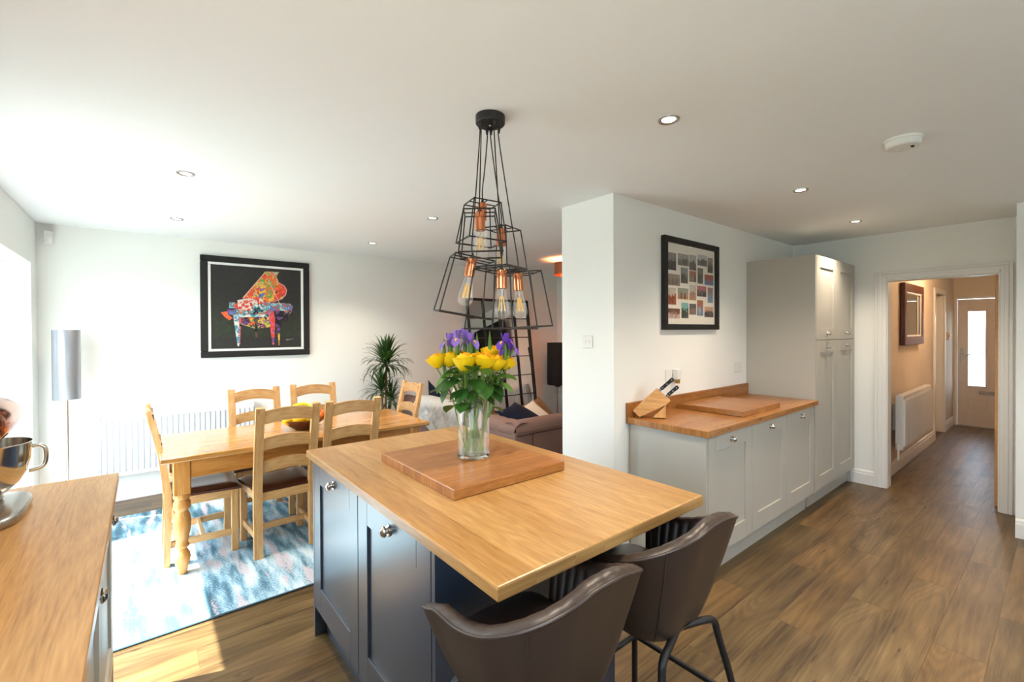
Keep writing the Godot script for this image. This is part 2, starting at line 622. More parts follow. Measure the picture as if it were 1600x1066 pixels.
	bumped(mat("leather", Color(0.215, 0.165, 0.14), 0.40, 0.0, 0.6), grain_tex(51, 0.09, 256, FastNoiseLite.TYPE_CELLULAR), 0.012, 9.0)
	bumped(mat("seat_leather", Color(0.29, 0.15, 0.10), 0.3, 0.0, 0.6), grain_tex(52, 0.09, 256, FastNoiseLite.TYPE_CELLULAR), 0.01, 8.0)
	var weave := grain_tex(53, 0.4, 256)
	for a in [["sofa_fabric", Color(0.50, 0.40, 0.37)], ["navy_fabric", Color(0.09, 0.11, 0.18)], ["cream_fabric", Color(0.86, 0.83, 0.78)], ["tan_fabric", Color(0.52, 0.41, 0.30)]]:
		var m := mat(a[0], a[1], 0.9, 0.0, 0.25)
		bumped(m, weave, 0.05, 5.0)
		m.rim_enabled = true
		m.rim = 0.25
		m.rim_tint = 0.7
	var fur := mat("fur", Color(0.78, 0.78, 0.77), 1.0, 0.0, 0.1)
	bumped(fur, grain_tex(54, 0.12, 256), 0.8, 5.0)
	fur.rim_enabled = true
	fur.rim = 0.6
	bumped(mat("shade_silver", Color(0.60, 0.61, 0.63), 0.32, 0.55), weave, 0.01, 6.0)
	mat("shade_black", Color(0.06, 0.06, 0.065), 0.8)
	mat("rose_yellow", Color(1.0, 0.84, 0.05), 0.6)
	mat("rose_heart", Color(0.98, 0.70, 0.02), 0.6)
	mat("iris_purple", Color(0.40, 0.24, 0.72), 0.6)
	mat("iris_lilac", Color(0.53, 0.41, 0.78), 0.6)
	mat("iris_gold", Color(0.97, 0.75, 0.10), 0.6)
	for a in [["leaf_green", Color(0.16, 0.34, 0.12)], ["leaf_fresh", Color(0.33, 0.50, 0.18)], ["stem_green", Color(0.40, 0.55, 0.20)], ["palm_green", Color(0.13, 0.25, 0.10)]]:
		var m := mat(a[0], a[1], 0.45)
		m.backlight_enabled = true
		m.backlight = Color(0.2, 0.3, 0.1)
	M.rose_yellow.backlight_enabled = true
	M.rose_yellow.backlight = Color(0.4, 0.3, 0.05)
	bumped(mat("lemon", Color(0.96, 0.76, 0.10), 0.45), grain_tex(61, 0.15), 0.03, 12.0)
	bumped(mat("orange_peel", Color(0.93, 0.46, 0.07), 0.45), grain_tex(62, 0.15), 0.03, 12.0)
	mat("pear_green", Color(0.62, 0.70, 0.12), 0.4)
	mat("banana", Color(0.86, 0.84, 0.18), 0.45)
	mat("lawn", Color(0.48, 0.51, 0.47), 0.95)
	mat("pot", Color(0.30, 0.30, 0.31), 0.6)
	mat("soil", Color(0.13, 0.09, 0.07), 1.0)
	mat("filament", Color(0.98, 0.80, 0.38), 0.5)
	mat("tv_screen", Color(0.02, 0.02, 0.022), 0.12)
	var lens := mat("lamp_lens", Color(1, 1, 1), 0.5)
	lens.emission_enabled = true
	lens.emission = Color(1.0, 0.93, 0.82)
	lens.emission_energy_multiplier = 6.0
	var warm := mat("lamp_glow", Color(1, 0.9, 0.8), 0.5)
	warm.emission_enabled = true
	warm.emission = Color(1.0, 0.62, 0.36)
	warm.emission_energy_multiplier = 4.0


# ---------- camera, sky, sun, exposure first; then the place ----------

func _ready() -> void:
	rng.seed = 7
	var cam := Camera3D.new()
	cam.name = "camera"
	add_child(cam)
	# level wide-angle lens, its axis 10.5 pixels of 1066 above the picture's middle
	cam.set_frustum(0.05 * 1066.0 / 709.86, Vector2(0, -0.05 * 10.52 / 709.86), 0.05, 100.0)
	cam.keep_aspect = Camera3D.KEEP_HEIGHT
	cam.transform = Transform3D(Basis(Vector3.UP, deg_to_rad(-39.0842)) * Basis(Vector3.RIGHT, deg_to_rad(-0.43666)) * Basis(Vector3.BACK, deg_to_rad(-0.2283)), Vector3(0, 1.5, 0))
	cam.current = true

	var sm := ProceduralSkyMaterial.new()
	sm.sky_top_color = Color(0.74, 0.84, 0.95)
	sm.sky_horizon_color = Color(0.90, 0.92, 0.90)
	sm.ground_bottom_color = Color(0.55, 0.55, 0.53)
	sm.ground_horizon_color = Color(0.85, 0.87, 0.87)
	sm.sky_energy_multiplier = 1.95
	sm.ground_energy_multiplier = 1.5
	sm.sun_angle_max = 1.0
	var sky := Sky.new()
	sky.sky_material = sm
	var env := Environment.new()
	env.background_mode = Environment.BG_SKY
	env.sky = sky
	env.tonemap_mode = Environment.TONE_MAPPER_LINEAR
	env.tonemap_exposure = 2.45
	env.sdfgi_enabled = true
	env.ssao_enabled = true
	env.ssil_enabled = true
	var we := WorldEnvironment.new()
	we.name = "environment"
	we.environment = env
	add_child(we)

	var sun := DirectionalLight3D.new()
	sun.name = "sun"
	add_child(sun)
	sun.look_at_from_position(Vector3.ZERO, Vector3(1.24, -2.0, 0.41), Vector3.UP)
	sun.light_energy = 4.2
	sun.light_color = Color(1.0, 0.985, 0.96)
	sun.light_angular_distance = 0.5
	sun.shadow_enabled = true
	sun.sky_mode = DirectionalLight3D.SKY_MODE_LIGHT_ONLY

	make_materials()
	room()
	floor_planks()
	openings()
	ceiling_fittings()
	island()
	right_units()
	left_units()
	dining()
	stools()
	pendant()
	wall_things()
	vase_and_flowers()
	counter_things()
	living_room()
	hallway()


func room() -> void:
	var m := MB.new()   # patio wall with its wide opening
	m.bx(Vector3(XL - 0.3, 0, ZB - 0.3), Vector3(XL, CEIL, -5.09))
	m.bx(Vector3(XL - 0.3, 2.045, -5.09), Vector3(XL, CEIL, -2.66))
	m.bx(Vector3(XL - 0.3, 0, -2.66), Vector3(XL, CEIL, -0.85))
	m.bx(Vector3(XL - 0.3, 0, -0.85), Vector3(XL, 1.05, 1.65))
	m.bx(Vector3(XL - 0.3, 2.1, -0.85), Vector3(XL, CEIL, 1.65))
	m.bx(Vector3(XL - 0.3, 0, 1.65), Vector3(XL, CEIL, 2.5))
	struct(m, "wall_left", M.wall_paint)
	m = MB.new()
	m.bx(Vector3(XL, 0, ZB - 0.3), Vector3(5.6, CEIL, ZB))
	struct(m, "wall_back", M.wall_paint)
	m = MB.new()
	m.bx(Vector3(2.393, 0, -2.36), Vector3(5.43, CEIL, -1.89))
	struct(m, "wall_kitchen", M.wall_paint)
	m = MB.new()
	m.bx(Vector3(5.30, 0, ZB), Vector3(5.6, CEIL, -2.36))
	struct(m, "wall_living", M.wall_paint)
	m = MB.new()
	m.bx(Vector3(5.43, 0, -2.36), Vector3(5.55, CEIL, -1.105))
	m.bx(Vector3(5.43, 1.97, -1.105), Vector3(5.55, CEIL, -0.357))
	m.bx(Vector3(5.43, 0, -0.357), Vector3(5.55, CEIL, -0.25))
	struct(m, "wall_doorway", M.wall_paint)
	m = MB.new()
	m.bx(Vector3(4.87, 0, -0.25), Vector3(5.55, CEIL, 2.5))
	struct(m, "wall_right", M.wall_paint)
	m = MB.new()
	m.bx(Vector3(XL - 0.3, 0, 2.5), Vector3(1.2, CEIL, 2.8))
	m.bx(Vector3(1.2, 0, 2.5), Vector3(3.2, 1.05, 2.8))
	m.bx(Vector3(1.2, 2.1, 2.5), Vector3(3.2, CEIL, 2.8))
	m.bx(Vector3(3.2, 0, 2.5), Vector3(5.55, CEIL, 2.8))
	struct(m, "wall_rear", M.wall_paint)
	m = MB.new()
	m.bx(Vector3(XL - 0.3, CEIL, ZB - 0.3), Vector3(10.2, CEIL + 0.25, 2.8))
	struct(m, "ceiling", M.ceiling_paint)
	# hallway shell
	m = MB.new()
	m.bx(Vector3(5.55, 0, -1.30), Vector3(8.30, CEIL, -1.17))
	m.bx(Vector3(8.30, 2.0, -1.30), Vector3(9.04, CEIL, -1.17))
	m.bx(Vector3(9.04, 0, -1.30), Vector3(10.2, CEIL, -1.17))
	m.bx(Vector3(8.30, 0, -1.30), Vector3(9.04, 2.0, -1.275))
	struct(m, "wall_hall_left", M.hall_paint)
	m = MB.new()
	m.bx(Vector3(5.55, 0, 0.0), Vector3(10.2, CEIL, 0.12))
	struct(m, "wall_hall_right", M.hall_paint)
	m = MB.new()
	m.bx(Vector3(9.88, 0, -1.17), Vector3(10.2, CEIL, -1.15))
	m.bx(Vector3(9.88, 1.995, -1.15), Vector3(10.2, CEIL, 0.0))
	m.bx(Vector3(9.88, 0, -0.20), Vector3(10.2, 1.995, 0.0))
	struct(m, "wall_hall_end", M.hall_paint)
	m = MB.new()
	m.bx(Vector3(-30, -0.35, -30), Vector3(40, -0.15, 30))
	struct(m, "ground", M.lawn)
	# skirting boards
	skirting("baseboard_back", [Vector3(XL, 0, ZB), Vector3(5.30, 0, ZB)], Vector3(0, 0, 1))
	skirting("baseboard_left", [Vector3(XL, 0, -5.09), Vector3(XL, 0, ZB)], Vector3(1, 0, 0))
	skirting("baseboard_column", [Vector3(2.393, 0, -2.36), Vector3(2.393, 0, -1.89)], Vector3(-1, 0, 0))
	skirting("baseboard_kitchen", [Vector3(2.393, 0, -1.89), Vector3(2.53, 0, -1.89)], Vector3(0, 0, 1))
	skirting("baseboard_doorway", [Vector3(5.43, 0, -1.395), Vector3(5.43, 0, -1.18)], Vector3(-1, 0, 0))
	skirting("baseboard_right", [Vector3(4.87, 0, -0.25), Vector3(4.87, 0, 2.5)], Vector3(-1, 0, 0))
	skirting("baseboard_hall", [Vector3(5.57, 0, -1.17), Vector3(8.24, 0, -1.17)], Vector3(0, 0, 1))
	skirting("baseboard_hall_end", [Vector3(9.10, 0, -1.17), Vector3(9.86, 0, -1.17)], Vector3(0, 0, 1))


func skirting(called: String, run: Array, out: Vector3, hgt := 0.135) -> void:
	var a: Vector3 = run[0]
	var b: Vector3 = run[1]
	var m := MB.new()
	var prof := [Vector2(0, 0), Vector2(0.018, 0), Vector2(0.018, hgt - 0.035), Vector2(0.013, hgt - 0.03), Vector2(0.012, hgt - 0.012), Vector2(0.006, hgt - 0.002), Vector2(0, hgt)]
	var d := (b - a)
	for k in prof.size() - 1:
		var p: Vector2 = prof[k]
		var q: Vector2 = prof[k + 1]
		var p3 := out * p.x + Vector3(0, p.y, 0)
		var q3 := out * q.x + Vector3(0, q.y, 0)
		var nn := (out * (q.y - p.y) - Vector3(0, q.x - p.x, 0)).normalized()
		m.quad(a + p3, b + p3, b + q3, a + q3, nn)
	for e: Vector3 in [a, b]:
		var nn := (e - (a + b) * 0.5).normalized()
		for k in range(1, prof.size() - 1):
			var p: Vector2 = prof[k]
			var q: Vector2 = prof[k + 1]
			m.tri(e, e + out * p.x + Vector3(0, p.y, 0), e + out * q.x + Vector3(0, q.y, 0), nn, nn, nn)
	var o := struct(m, called, M.gloss_white)
	o.name = called


func floor_planks() -> void:
	var f := holder("floor")
	var m := MB.new()
	m.bx(Vector3(XL - 0.3, -0.15, ZB - 0.3), Vector3(10.2, -0.008, 2.8))
	part(m, "screed", M.dark_void, f)
	m = MB.new()
	m.bx(Vector3(XL, -0.008, 0.5), Vector3(4.87, 0, 2.5), 0.0, 0)
	part(m, "floor_sheet", M.floor_oak[0], f)
	m = MB.new()
	m.bx(Vector3(XL - 0.3, -0.008, -5.09), Vector3(XL, 0.0, -2.66))
	part(m, "threshold", M.gloss_white, f)
	m = MB.new()
	m.bx(Vector3(8.30, -0.008, -1.28), Vector3(9.04, 0.0, -1.1705), 0.0, 0)
	part(m, "threshold", M.floor_oak[1], f)
	var wd := 0.1829
	var shared: Array[Mesh] = []
	for k in 10:
		var b := MB.new()
		b.off = Vector2(rng.randf() * 3.2, rng.randf() * 0.8)
		b.box(Vector3(0, -0.004, 0), Vector3(1.2194, 0.008, wd - 0.0004), 0.0004, 0)
		shared.append(b.mesh())
	var r := 0
	var z := 0.5
	while z > ZB + 0.01:
		var z0 := maxf(z - wd, ZB)
		var x := XL - fmod(r * 0.4367 + 0.31, 1.0) * 1.22
		var stop := 5.43
		if z0 > -0.24:
			stop = 4.9
		elif z0 < -2.36:
			stop = 5.30
		while x < stop:
			var a := maxf(x, XL)
			var e := minf(x + 1.22, stop)
			var hidden := (a > 2.4 and z < -1.89 and z0 > -2.36) or (a > 2.95 and z < -2.36)
			if e - a > 0.03 and not hidden:
				lay(f, shared, a, e, z, z0, wd)
			x += 1.22
		z -= wd
		r += 1
	z = -0.03   # hallway
	while z > -1.17:
		var z0 := maxf(z - wd, -1.17)
		var x := 5.43 - fmod(r * 0.4367 + 0.2, 1.0) * 1.22
		while x < 9.88:
			var a := maxf(x, 5.43)
			var e := minf(x + 1.22, 9.88)
			if e - a > 0.03:
				lay(f, shared, a, e, z, z0, wd)
			x += 1.22
		z -= wd
		r += 1


func lay(f: Node3D, shared: Array[Mesh], a: float, e: float, z: float, z0: float, wd: float) -> void:
	var mt: Material = M.floor_oak[rng.randi() % 4]
	if e - a > 1.219 and z - z0 > wd - 0.001:
		piece(shared[rng.randi() % shared.size()], "plank", mt, f, Transform3D(Basis.IDENTITY, Vector3((a + e) / 2, 0, (z + z0) / 2)))
		return
	var b := MB.new()
	b.off = Vector2(rng.randf() * 3.2, rng.randf() * 0.8)
	b.box(Vector3.ZERO, Vector3(e - a - 0.0006, 0.008, z - z0 - 0.0004), 0.0004, 0)
	part(b, "plank", mt, f, Vector3((a + e) / 2, -0.004, (z + z0) / 2))


func openings() -> void:
	# Patio: folding doors stacked open outside the far jamb
	var d := holder("door_1")
	var m := MB.new()
	m.bx(Vector3(-0.97, 1.99, -5.09), Vector3(-0.90, 2.045, -2.66), 0.003)
	m.bx(Vector3(-0.97, 0.0, -5.09), Vector3(-0.90, 1.99, -5.04), 0.003)
	m.bx(Vector3(-0.97, 0.0, -2.69), Vector3(-0.90, 1.99, -2.66), 0.003)
	part(m, "frame", M.gloss_white, d)
	for k in 4:
		var z := -5.02 + k * 0.085
		m = MB.new()
		var w := 0.60
		var x0 := -0.98
		m.bx(Vector3(x0 - w, 0.02, z), Vector3(x0 - w + 0.06, 1.98, z + 0.06), 0.003)
		m.bx(Vector3(x0 - 0.06, 0.02, z), Vector3(x0, 1.98, z + 0.06), 0.003)
		m.bx(Vector3(x0 - w + 0.06, 0.02, z), Vector3(x0 - 0.06, 0.10, z + 0.06), 0.003)
		m.bx(Vector3(x0 - w + 0.06, 1.90, z), Vector3(x0 - 0.06, 1.98, z + 0.06), 0.003)
		var leaf := part(m, "door_leaf", M.gloss_white, d)
		m = MB.new()
		for zz: float in [z + 0.02, z + 0.04]:
			m.quad(Vector3(x0 - w + 0.06, 0.10, zz), Vector3(x0 - 0.06, 0.10, zz), Vector3(x0 - 0.06, 1.90, zz), Vector3(x0 - w + 0.06, 1.90, zz), Vector3(0, 0, 1))
		part(m, "pane", M.clear_glass, leaf)
	# kitchen window over the left worktop, beside and behind the camera
	window("window_1", Transform3D(Basis(Vector3.UP, PI / 2), Vector3(XL - 0.2, 1.05, 1.65)), 2.5, 1.05, 3)
	window("window_2", Transform3D(Basis(Vector3.UP, PI), Vector3(3.2, 1.05, 2.7)), 2.0, 1.05, 3)
	# Doorway lining and architrave
	var t := holder("trim_1")
	m = MB.new()
	m.bx(Vector3(5.425, 0, -1.105), Vector3(5.555, 1.97, -1.085), 0.002)
	m.bx(Vector3(5.425, 0, -0.377), Vector3(5.555, 1.97, -0.357), 0.002)
	m.bx(Vector3(5.425, 1.95, -1.085), Vector3(5.555, 1.97, -0.377), 0.002)
	part(m, "lining", M.gloss_white, t)
	for s in [[-1.183, -1.093], [-0.367, -0.293]]:
		m = MB.new()
		var z0: float = s[0]
		var z1: float = s[1]
		m.bx(Vector3(5.415, 0, z0), Vector3(5.43, 2.04, z1), 0.003)
		var o: float = z0 if z0 < -1 else z1
		m.bx(Vector3(5.407, 0, o), Vector3(5.416, 2.04, o + (0.022 if z0 < -1 else -0.022)), 0.003)
		var mid := (z0 + z1) * 0.5
		m.bx(Vector3(5.411, 0, mid - 0.012), Vector3(5.416, 2.02, mid + 0.012), 0.002)
		part(m, "architrave", M.gloss_white, t)
	m = MB.new()
	m.bx(Vector3(5.4145, 1.96, -1.093), Vector3(5.43, 2.0395, -0.367), 0.003)
	m.bx(Vector3(5.4065, 2.018, -1.161), Vector3(5.416, 2.0395, -0.315), 0.003)
	m.bx(Vector3(5.4105, 1.988, -1.126), Vector3(5.416, 2.012, -0.342), 0.002)
	part(m, "architrave", M.gloss_white, t)
	# The timber door that stands open into the hall
	var od := thing("timber_door", "oak internal door standing open into the hallway, only its edge showing", "door", Vector3(5.565, 0.006, -0.385))
	m = MB.new()
	m.bx(Vector3(0, 0, -0.02), Vector3(0.12, 1.95, 0.02), 0.002, 1)
	m.bx(Vector3(0.64, 0, -0.02), Vector3(0.76, 1.95, 0.02), 0.002, 1)
	m.bx(Vector3(0.12, 0, -0.02), Vector3(0.64, 0.2, 0.02), 0.002, 0)
	m.bx(Vector3(0.12, 1.83, -0.02), Vector3(0.64, 1.95, 0.02), 0.002, 0)
	part(m, "door_frame", M.chair_oak[0], od)
	m = MB.new()
	m.bx(Vector3(0.12, 0.2, -0.008), Vector3(0.64, 1.83, 0.008), 0.0, 1)
	part(m, "panel", M.chair_oak[0], od)


func window(called: String, xf: Transform3D, w: float, h: float, lights: int) -> void:
	# local x along the width, z towards the room
	var o := holder(called)
	o.name = called
	o.transform = xf
	var m := MB.new()
	m.bx(Vector3(0, 0, -0.03), Vector3(w, 0.06, 0.03), 0.003)
	m.bx(Vector3(0, h - 0.06, -0.03), Vector3(w, h, 0.03), 0.003)
	for k in lights + 1:
		var x := clampf(w * k / lights, 0.03, w - 0.03)
		m.bx(Vector3(x - 0.03, 0.06, -0.03), Vector3(x + 0.03, h - 0.06, 0.03), 0.003)
	part(m, "window_frame", M.gloss_white, o)
	for k in lights:
		m = MB.new()
		var x0 := w * k / lights + 0.03
		var x1 := w * (k + 1) / lights - 0.03
		m.quad(Vector3(x0, 0.06, 0), Vector3(x1, 0.06, 0), Vector3(x1, h - 0.06, 0), Vector3(x0, h - 0.06, 0), Vector3(0, 0, 1))
		part(m, "pane", M.clear_glass, o)
	m = MB.new()
	m.bx(Vector3(0.001, -0.0, 0.031), Vector3(w - 0.001, 0.02, 0.20), 0.003)
	part(m, "window_sill", M.gloss_white, o)


func ceiling_fittings() -> void:
	var spots := [[0.195, -3.168, "recessed ceiling spotlight over the near left corner of dining table"], [0.215, -4.481, "recessed ceiling spotlight nearest the back wall above the painting's left side"],
		[1.798, -3.21, "recessed ceiling spotlight just left of the pendant cages"], [1.823, -4.495, "recessed ceiling spotlight near back wall, right of the painting"],
		[1.751, -1.088, "large recessed ceiling spotlight to the right of the pendant canopy"], [3.296, -1.103, "recessed ceiling spotlight in front of the photo collage wall"],
		[4.613, -1.135, "recessed ceiling spotlight in front of the tall cupboards"], [0.2, -1.09, "recessed ceiling spotlight above the left worktop"], [1.75, 0.35, "recessed ceiling spotlight behind the camera in the middle"], [3.3, 0.35, "recessed ceiling spotlight behind the camera on the right"]]
	var ring := MB.new()
	ring.lathe([Vector2(0.028, 0.0), Vector2(0.030, -0.003), Vector2(0.040, -0.006), Vector2(0.044, -0.004), Vector2(0.045, 0.0)], 32)
	var cup := MB.new()
	cup.lathe([Vector2(0.0, -0.001), Vector2(0.028, -0.001)], 24)
	var rm := ring.mesh()
	var cm := cup.mesh()
	for s in spots:
		var t := thing("spotlight", s[2], "spotlight", Vector3(s[0], CEIL, s[1]), 0.0, "recessed ceiling spotlights")
		piece(rm, "bezel", M.satin_steel, t)
		piece(cm, "lamp_lens", M.lamp_lens, t)
		var l := SpotLight3D.new()
		l.name = "beam"
		t.add_child(l)
		l.position = Vector3(0, -0.012, 0)
		l.rotation.x = -PI / 2
		l.spot_angle = 62.0
		l.spot_angle_attenuation = 0.8
		l.light_energy = 0.75
		l.light_color = Color(1.0, 0.92, 0.82)
		l.light_size = 0.03
		l.spot_range = 12.0
		l.spot_attenuation = 2.0
		l.shadow_enabled = true
	var t := thing("smoke_alarm", "round white smoke alarm on the ceiling", "smoke alarm", Vector3(2.80, CEIL, -0.505))
	var m := MB.new()
	m.lathe([Vector2(0.0, -0.043), Vector2(0.035, -0.043), Vector2(0.060, -0.040), Vector2(0.066, -0.034), Vector2(0.0675, -0.012), Vector2(0.072, -0.010), Vector2(0.073, 0.0)], 48, 30)
	part(m, "body", M.plastic_white, t)
	m = MB.new()
	for k in 3:
		m.bx(Vector3(-0.012 + k * 0.009, -0.0455, 0.028), Vector3(-0.008 + k * 0.009, -0.043, 0.040))
	part(m, "vent_slot", M.dark_void, t)
	m = MB.new()
	m.lathe([Vector2(0, -0.047), Vector2(0.010, -0.046), Vector2(0.011, -0.042)], 16)
	part(m, "test_button", M.plastic_white, t, Vector3(0.02, 0, -0.02))
	t = thing("alarm_sensor", "white alarm sensor in the ceiling corner above floor lamp", "sensor", Vector3(-0.60, 2.28, -5.28), 0.5)
	m = MB.new()
	m.bx(Vector3(-0.03, -0.055, -0.025), Vector3(0.03, 0.055, 0.02), 0.006)
	part(m, "housing", M.plastic_white, t)
	m = MB.new()
	m.lathe([Vector2(0.022, -0.045), Vector2(0.024, -0.03), Vector2(0.024, 0.0), Vector2(0.02, 0.01)], 12, 40, PI)
	part(m, "lens", M.gloss_white, t, Vector3(0, 0, 0.015))
	m = MB.new()
	m.bx(Vector3(-0.01, 0.04, -0.075), Vector3(0.01, 0.06, -0.02), 0.002)
	part(m, "bracket", M.plastic_white, t)


# ---------- fitted units ----------

var knob_mesh: Mesh

func knob() -> Mesh:
	if knob_mesh == null:
		var m := MB.new()
		m.xf = Transform3D(Basis(Vector3.RIGHT, PI / 2), Vector3.ZERO)   # y becomes z, out of the door
		m.lathe([Vector2(0.0, 0), Vector2(0.0205, 0.0), Vector2(0.0205, 0.003), Vector2(0.0175, 0.0045), Vector2(0.017, 0.006), Vector2(0.010, 0.007), Vector2(0.0085, 0.012), Vector2(0.011, 0.015), Vector2(0.0185, 0.017), Vector2(0.019, 0.021), Vector2(0.0165, 0.0235), Vector2(0.0160, 0.0255), Vector2(0.0135, 0.0275), Vector2(0.012, 0.029), Vector2(0.007, 0.032), Vector2(0.0, 0.033)], 24, 35)
		knob_mesh = m.mesh()
	return knob_mesh


# Framed cupboard door: local x along the width (0..w), y up, z out of the face; the knob sits on the rail at knob_y.
func shaker(parent: Node3D, w: float, h: float, mt: Material, xf: Transform3D, knob_y: float, rail_top := 0.10, rail_bot := 0.115, stile := 0.092, knob_x := -1.0) -> void:
	var m := MB.new()
	var g := 0.0006
	m.bx(Vector3(0.0015, 0.0015, -0.02), Vector3(stile, h - 0.0015, 0), 0.0012, 1)
	m.bx(Vector3(w - stile, 0.0015, -0.02), Vector3(w - 0.0015, h - 0.0015, 0), 0.0012, 1)
	m.bx(Vector3(stile + g, h - rail_top, -0.02), Vector3(w - stile - g, h - 0.0015, 0), 0.0012, 0)
	m.bx(Vector3(stile + g, 0.0015, -0.02), Vector3(w - stile - g, rail_bot, 0), 0.0012, 0)
	var d := piece(m.mesh(), "door", mt, parent, xf)
	m = MB.new()
	m.bx(Vector3(stile - 0.004, rail_bot - 0.004, -0.019), Vector3(w - stile + 0.004, h - rail_top + 0.004, -0.0095))
	part(m, "panel", mt, d)
	piece(knob(), "knob", M.chrome, d, Transform3D(Basis.IDENTITY, Vector3(w / 2 if knob_x < 0 else knob_x, knob_y, 0)))


# Worktop of glued staves; axis 0: staves along X, 2: along Z.
func staved(parent: Node3D, lo: Vector3, hi: Vector3, axis: int, widths: Array, key: String, bev := 0.003) -> void:
	var across := 2 if axis == 0 else 0
	var total := 0.0
	for w: float in widths:
		total += w
	var p := lo[across]
	var mats: Array = M[key]
	for k in widths.size():
		var w: float = widths[k] / total * (hi[across] - lo[across])
		var a := lo
		var b := hi
		a[across] = p
		b[across] = p + w
		var m := MB.new()
		m.off = Vector2(rng.randf() * 2.0, rng.randf())
		# only the outer edges are eased; staves meet flush with a hair line between
		var hair := 0.00012
		a[across] += hair
		b[across] -= hair
		m.stave(a, b, axis, bev if k == 0 else 0.0, bev if k == widths.size() - 1 else 0.0, bev)
		part(m, "stave", mats[rng.randi() % mats.size()], parent)
		p += w


func island() -> void:
	var t := thing("kitchen_island", "dark navy island cupboard under the oak breakfast-bar worktop", "kitchen island")
	var m := MB.new()
	m.bx(Vector3(0.667, 0.15, -2.338), Vector3(1.44, 0.876, -1.172))
	part(m, "body", M.navy, t)
	m = MB.new()
	m.bx(Vector3(0.645, 0, -2.358), Vector3(1.46, 0.876, -2.338), 0.001)
	part(m, "end_panel", M.navy, t)
	m = MB.new()
	m.bx(Vector3(0.645, 0, -1.170), Vector3(1.46, 0.876, -1.150), 0.001)
	part(m, "end_panel", M.navy, t)
	m = MB.new()
	m.bx(Vector3(1.44, 0, -2.337), Vector3(1.46, 0.876, -1.171), 0.001)
	part(m, "back_panel", M.navy, t)
	m = MB.new()
	m.bx(Vector3(0.70, 0, -2.337), Vector3(0.716, 0.15, -1.171))
	part(m, "plinth", M.navy, t)
	var turn := Basis(Vector3.UP, -PI / 2)
	shaker(t, 0.580, 0.722, M.navy, Transform3D(turn, Vector3(0.645, 0.15, -2.336)), 0.672, 0.10, 0.125)
	shaker(t, 0.580, 0.722, M.navy, Transform3D(turn, Vector3(0.645, 0.15, -1.753)), 0.672, 0.10, 0.125)
	var w := thing("island_worktop", "square-edged oak worktop on the navy island with an overhang for stools", "worktop")
	staved(w, Vector3(0.622, 0.877, -2.382), Vector3(1.538, TOP, -0.822), 2, [0.12, 0.14, 0.12, 0.13, 0.15, 0.12, 0.14], "oak_top", 0.005)
	var b := thing("chopping_board", "large oak board under the flower vase on the island", "chopping board", Vector3(0, TOP, 0))
	staved(b, Vector3(0.825, 0.0, -1.946), Vector3(1.362, 0.04, -1.333), 0, [0.12, 0.10, 0.14, 0.13, 0.12], "oak_board", 0.004)


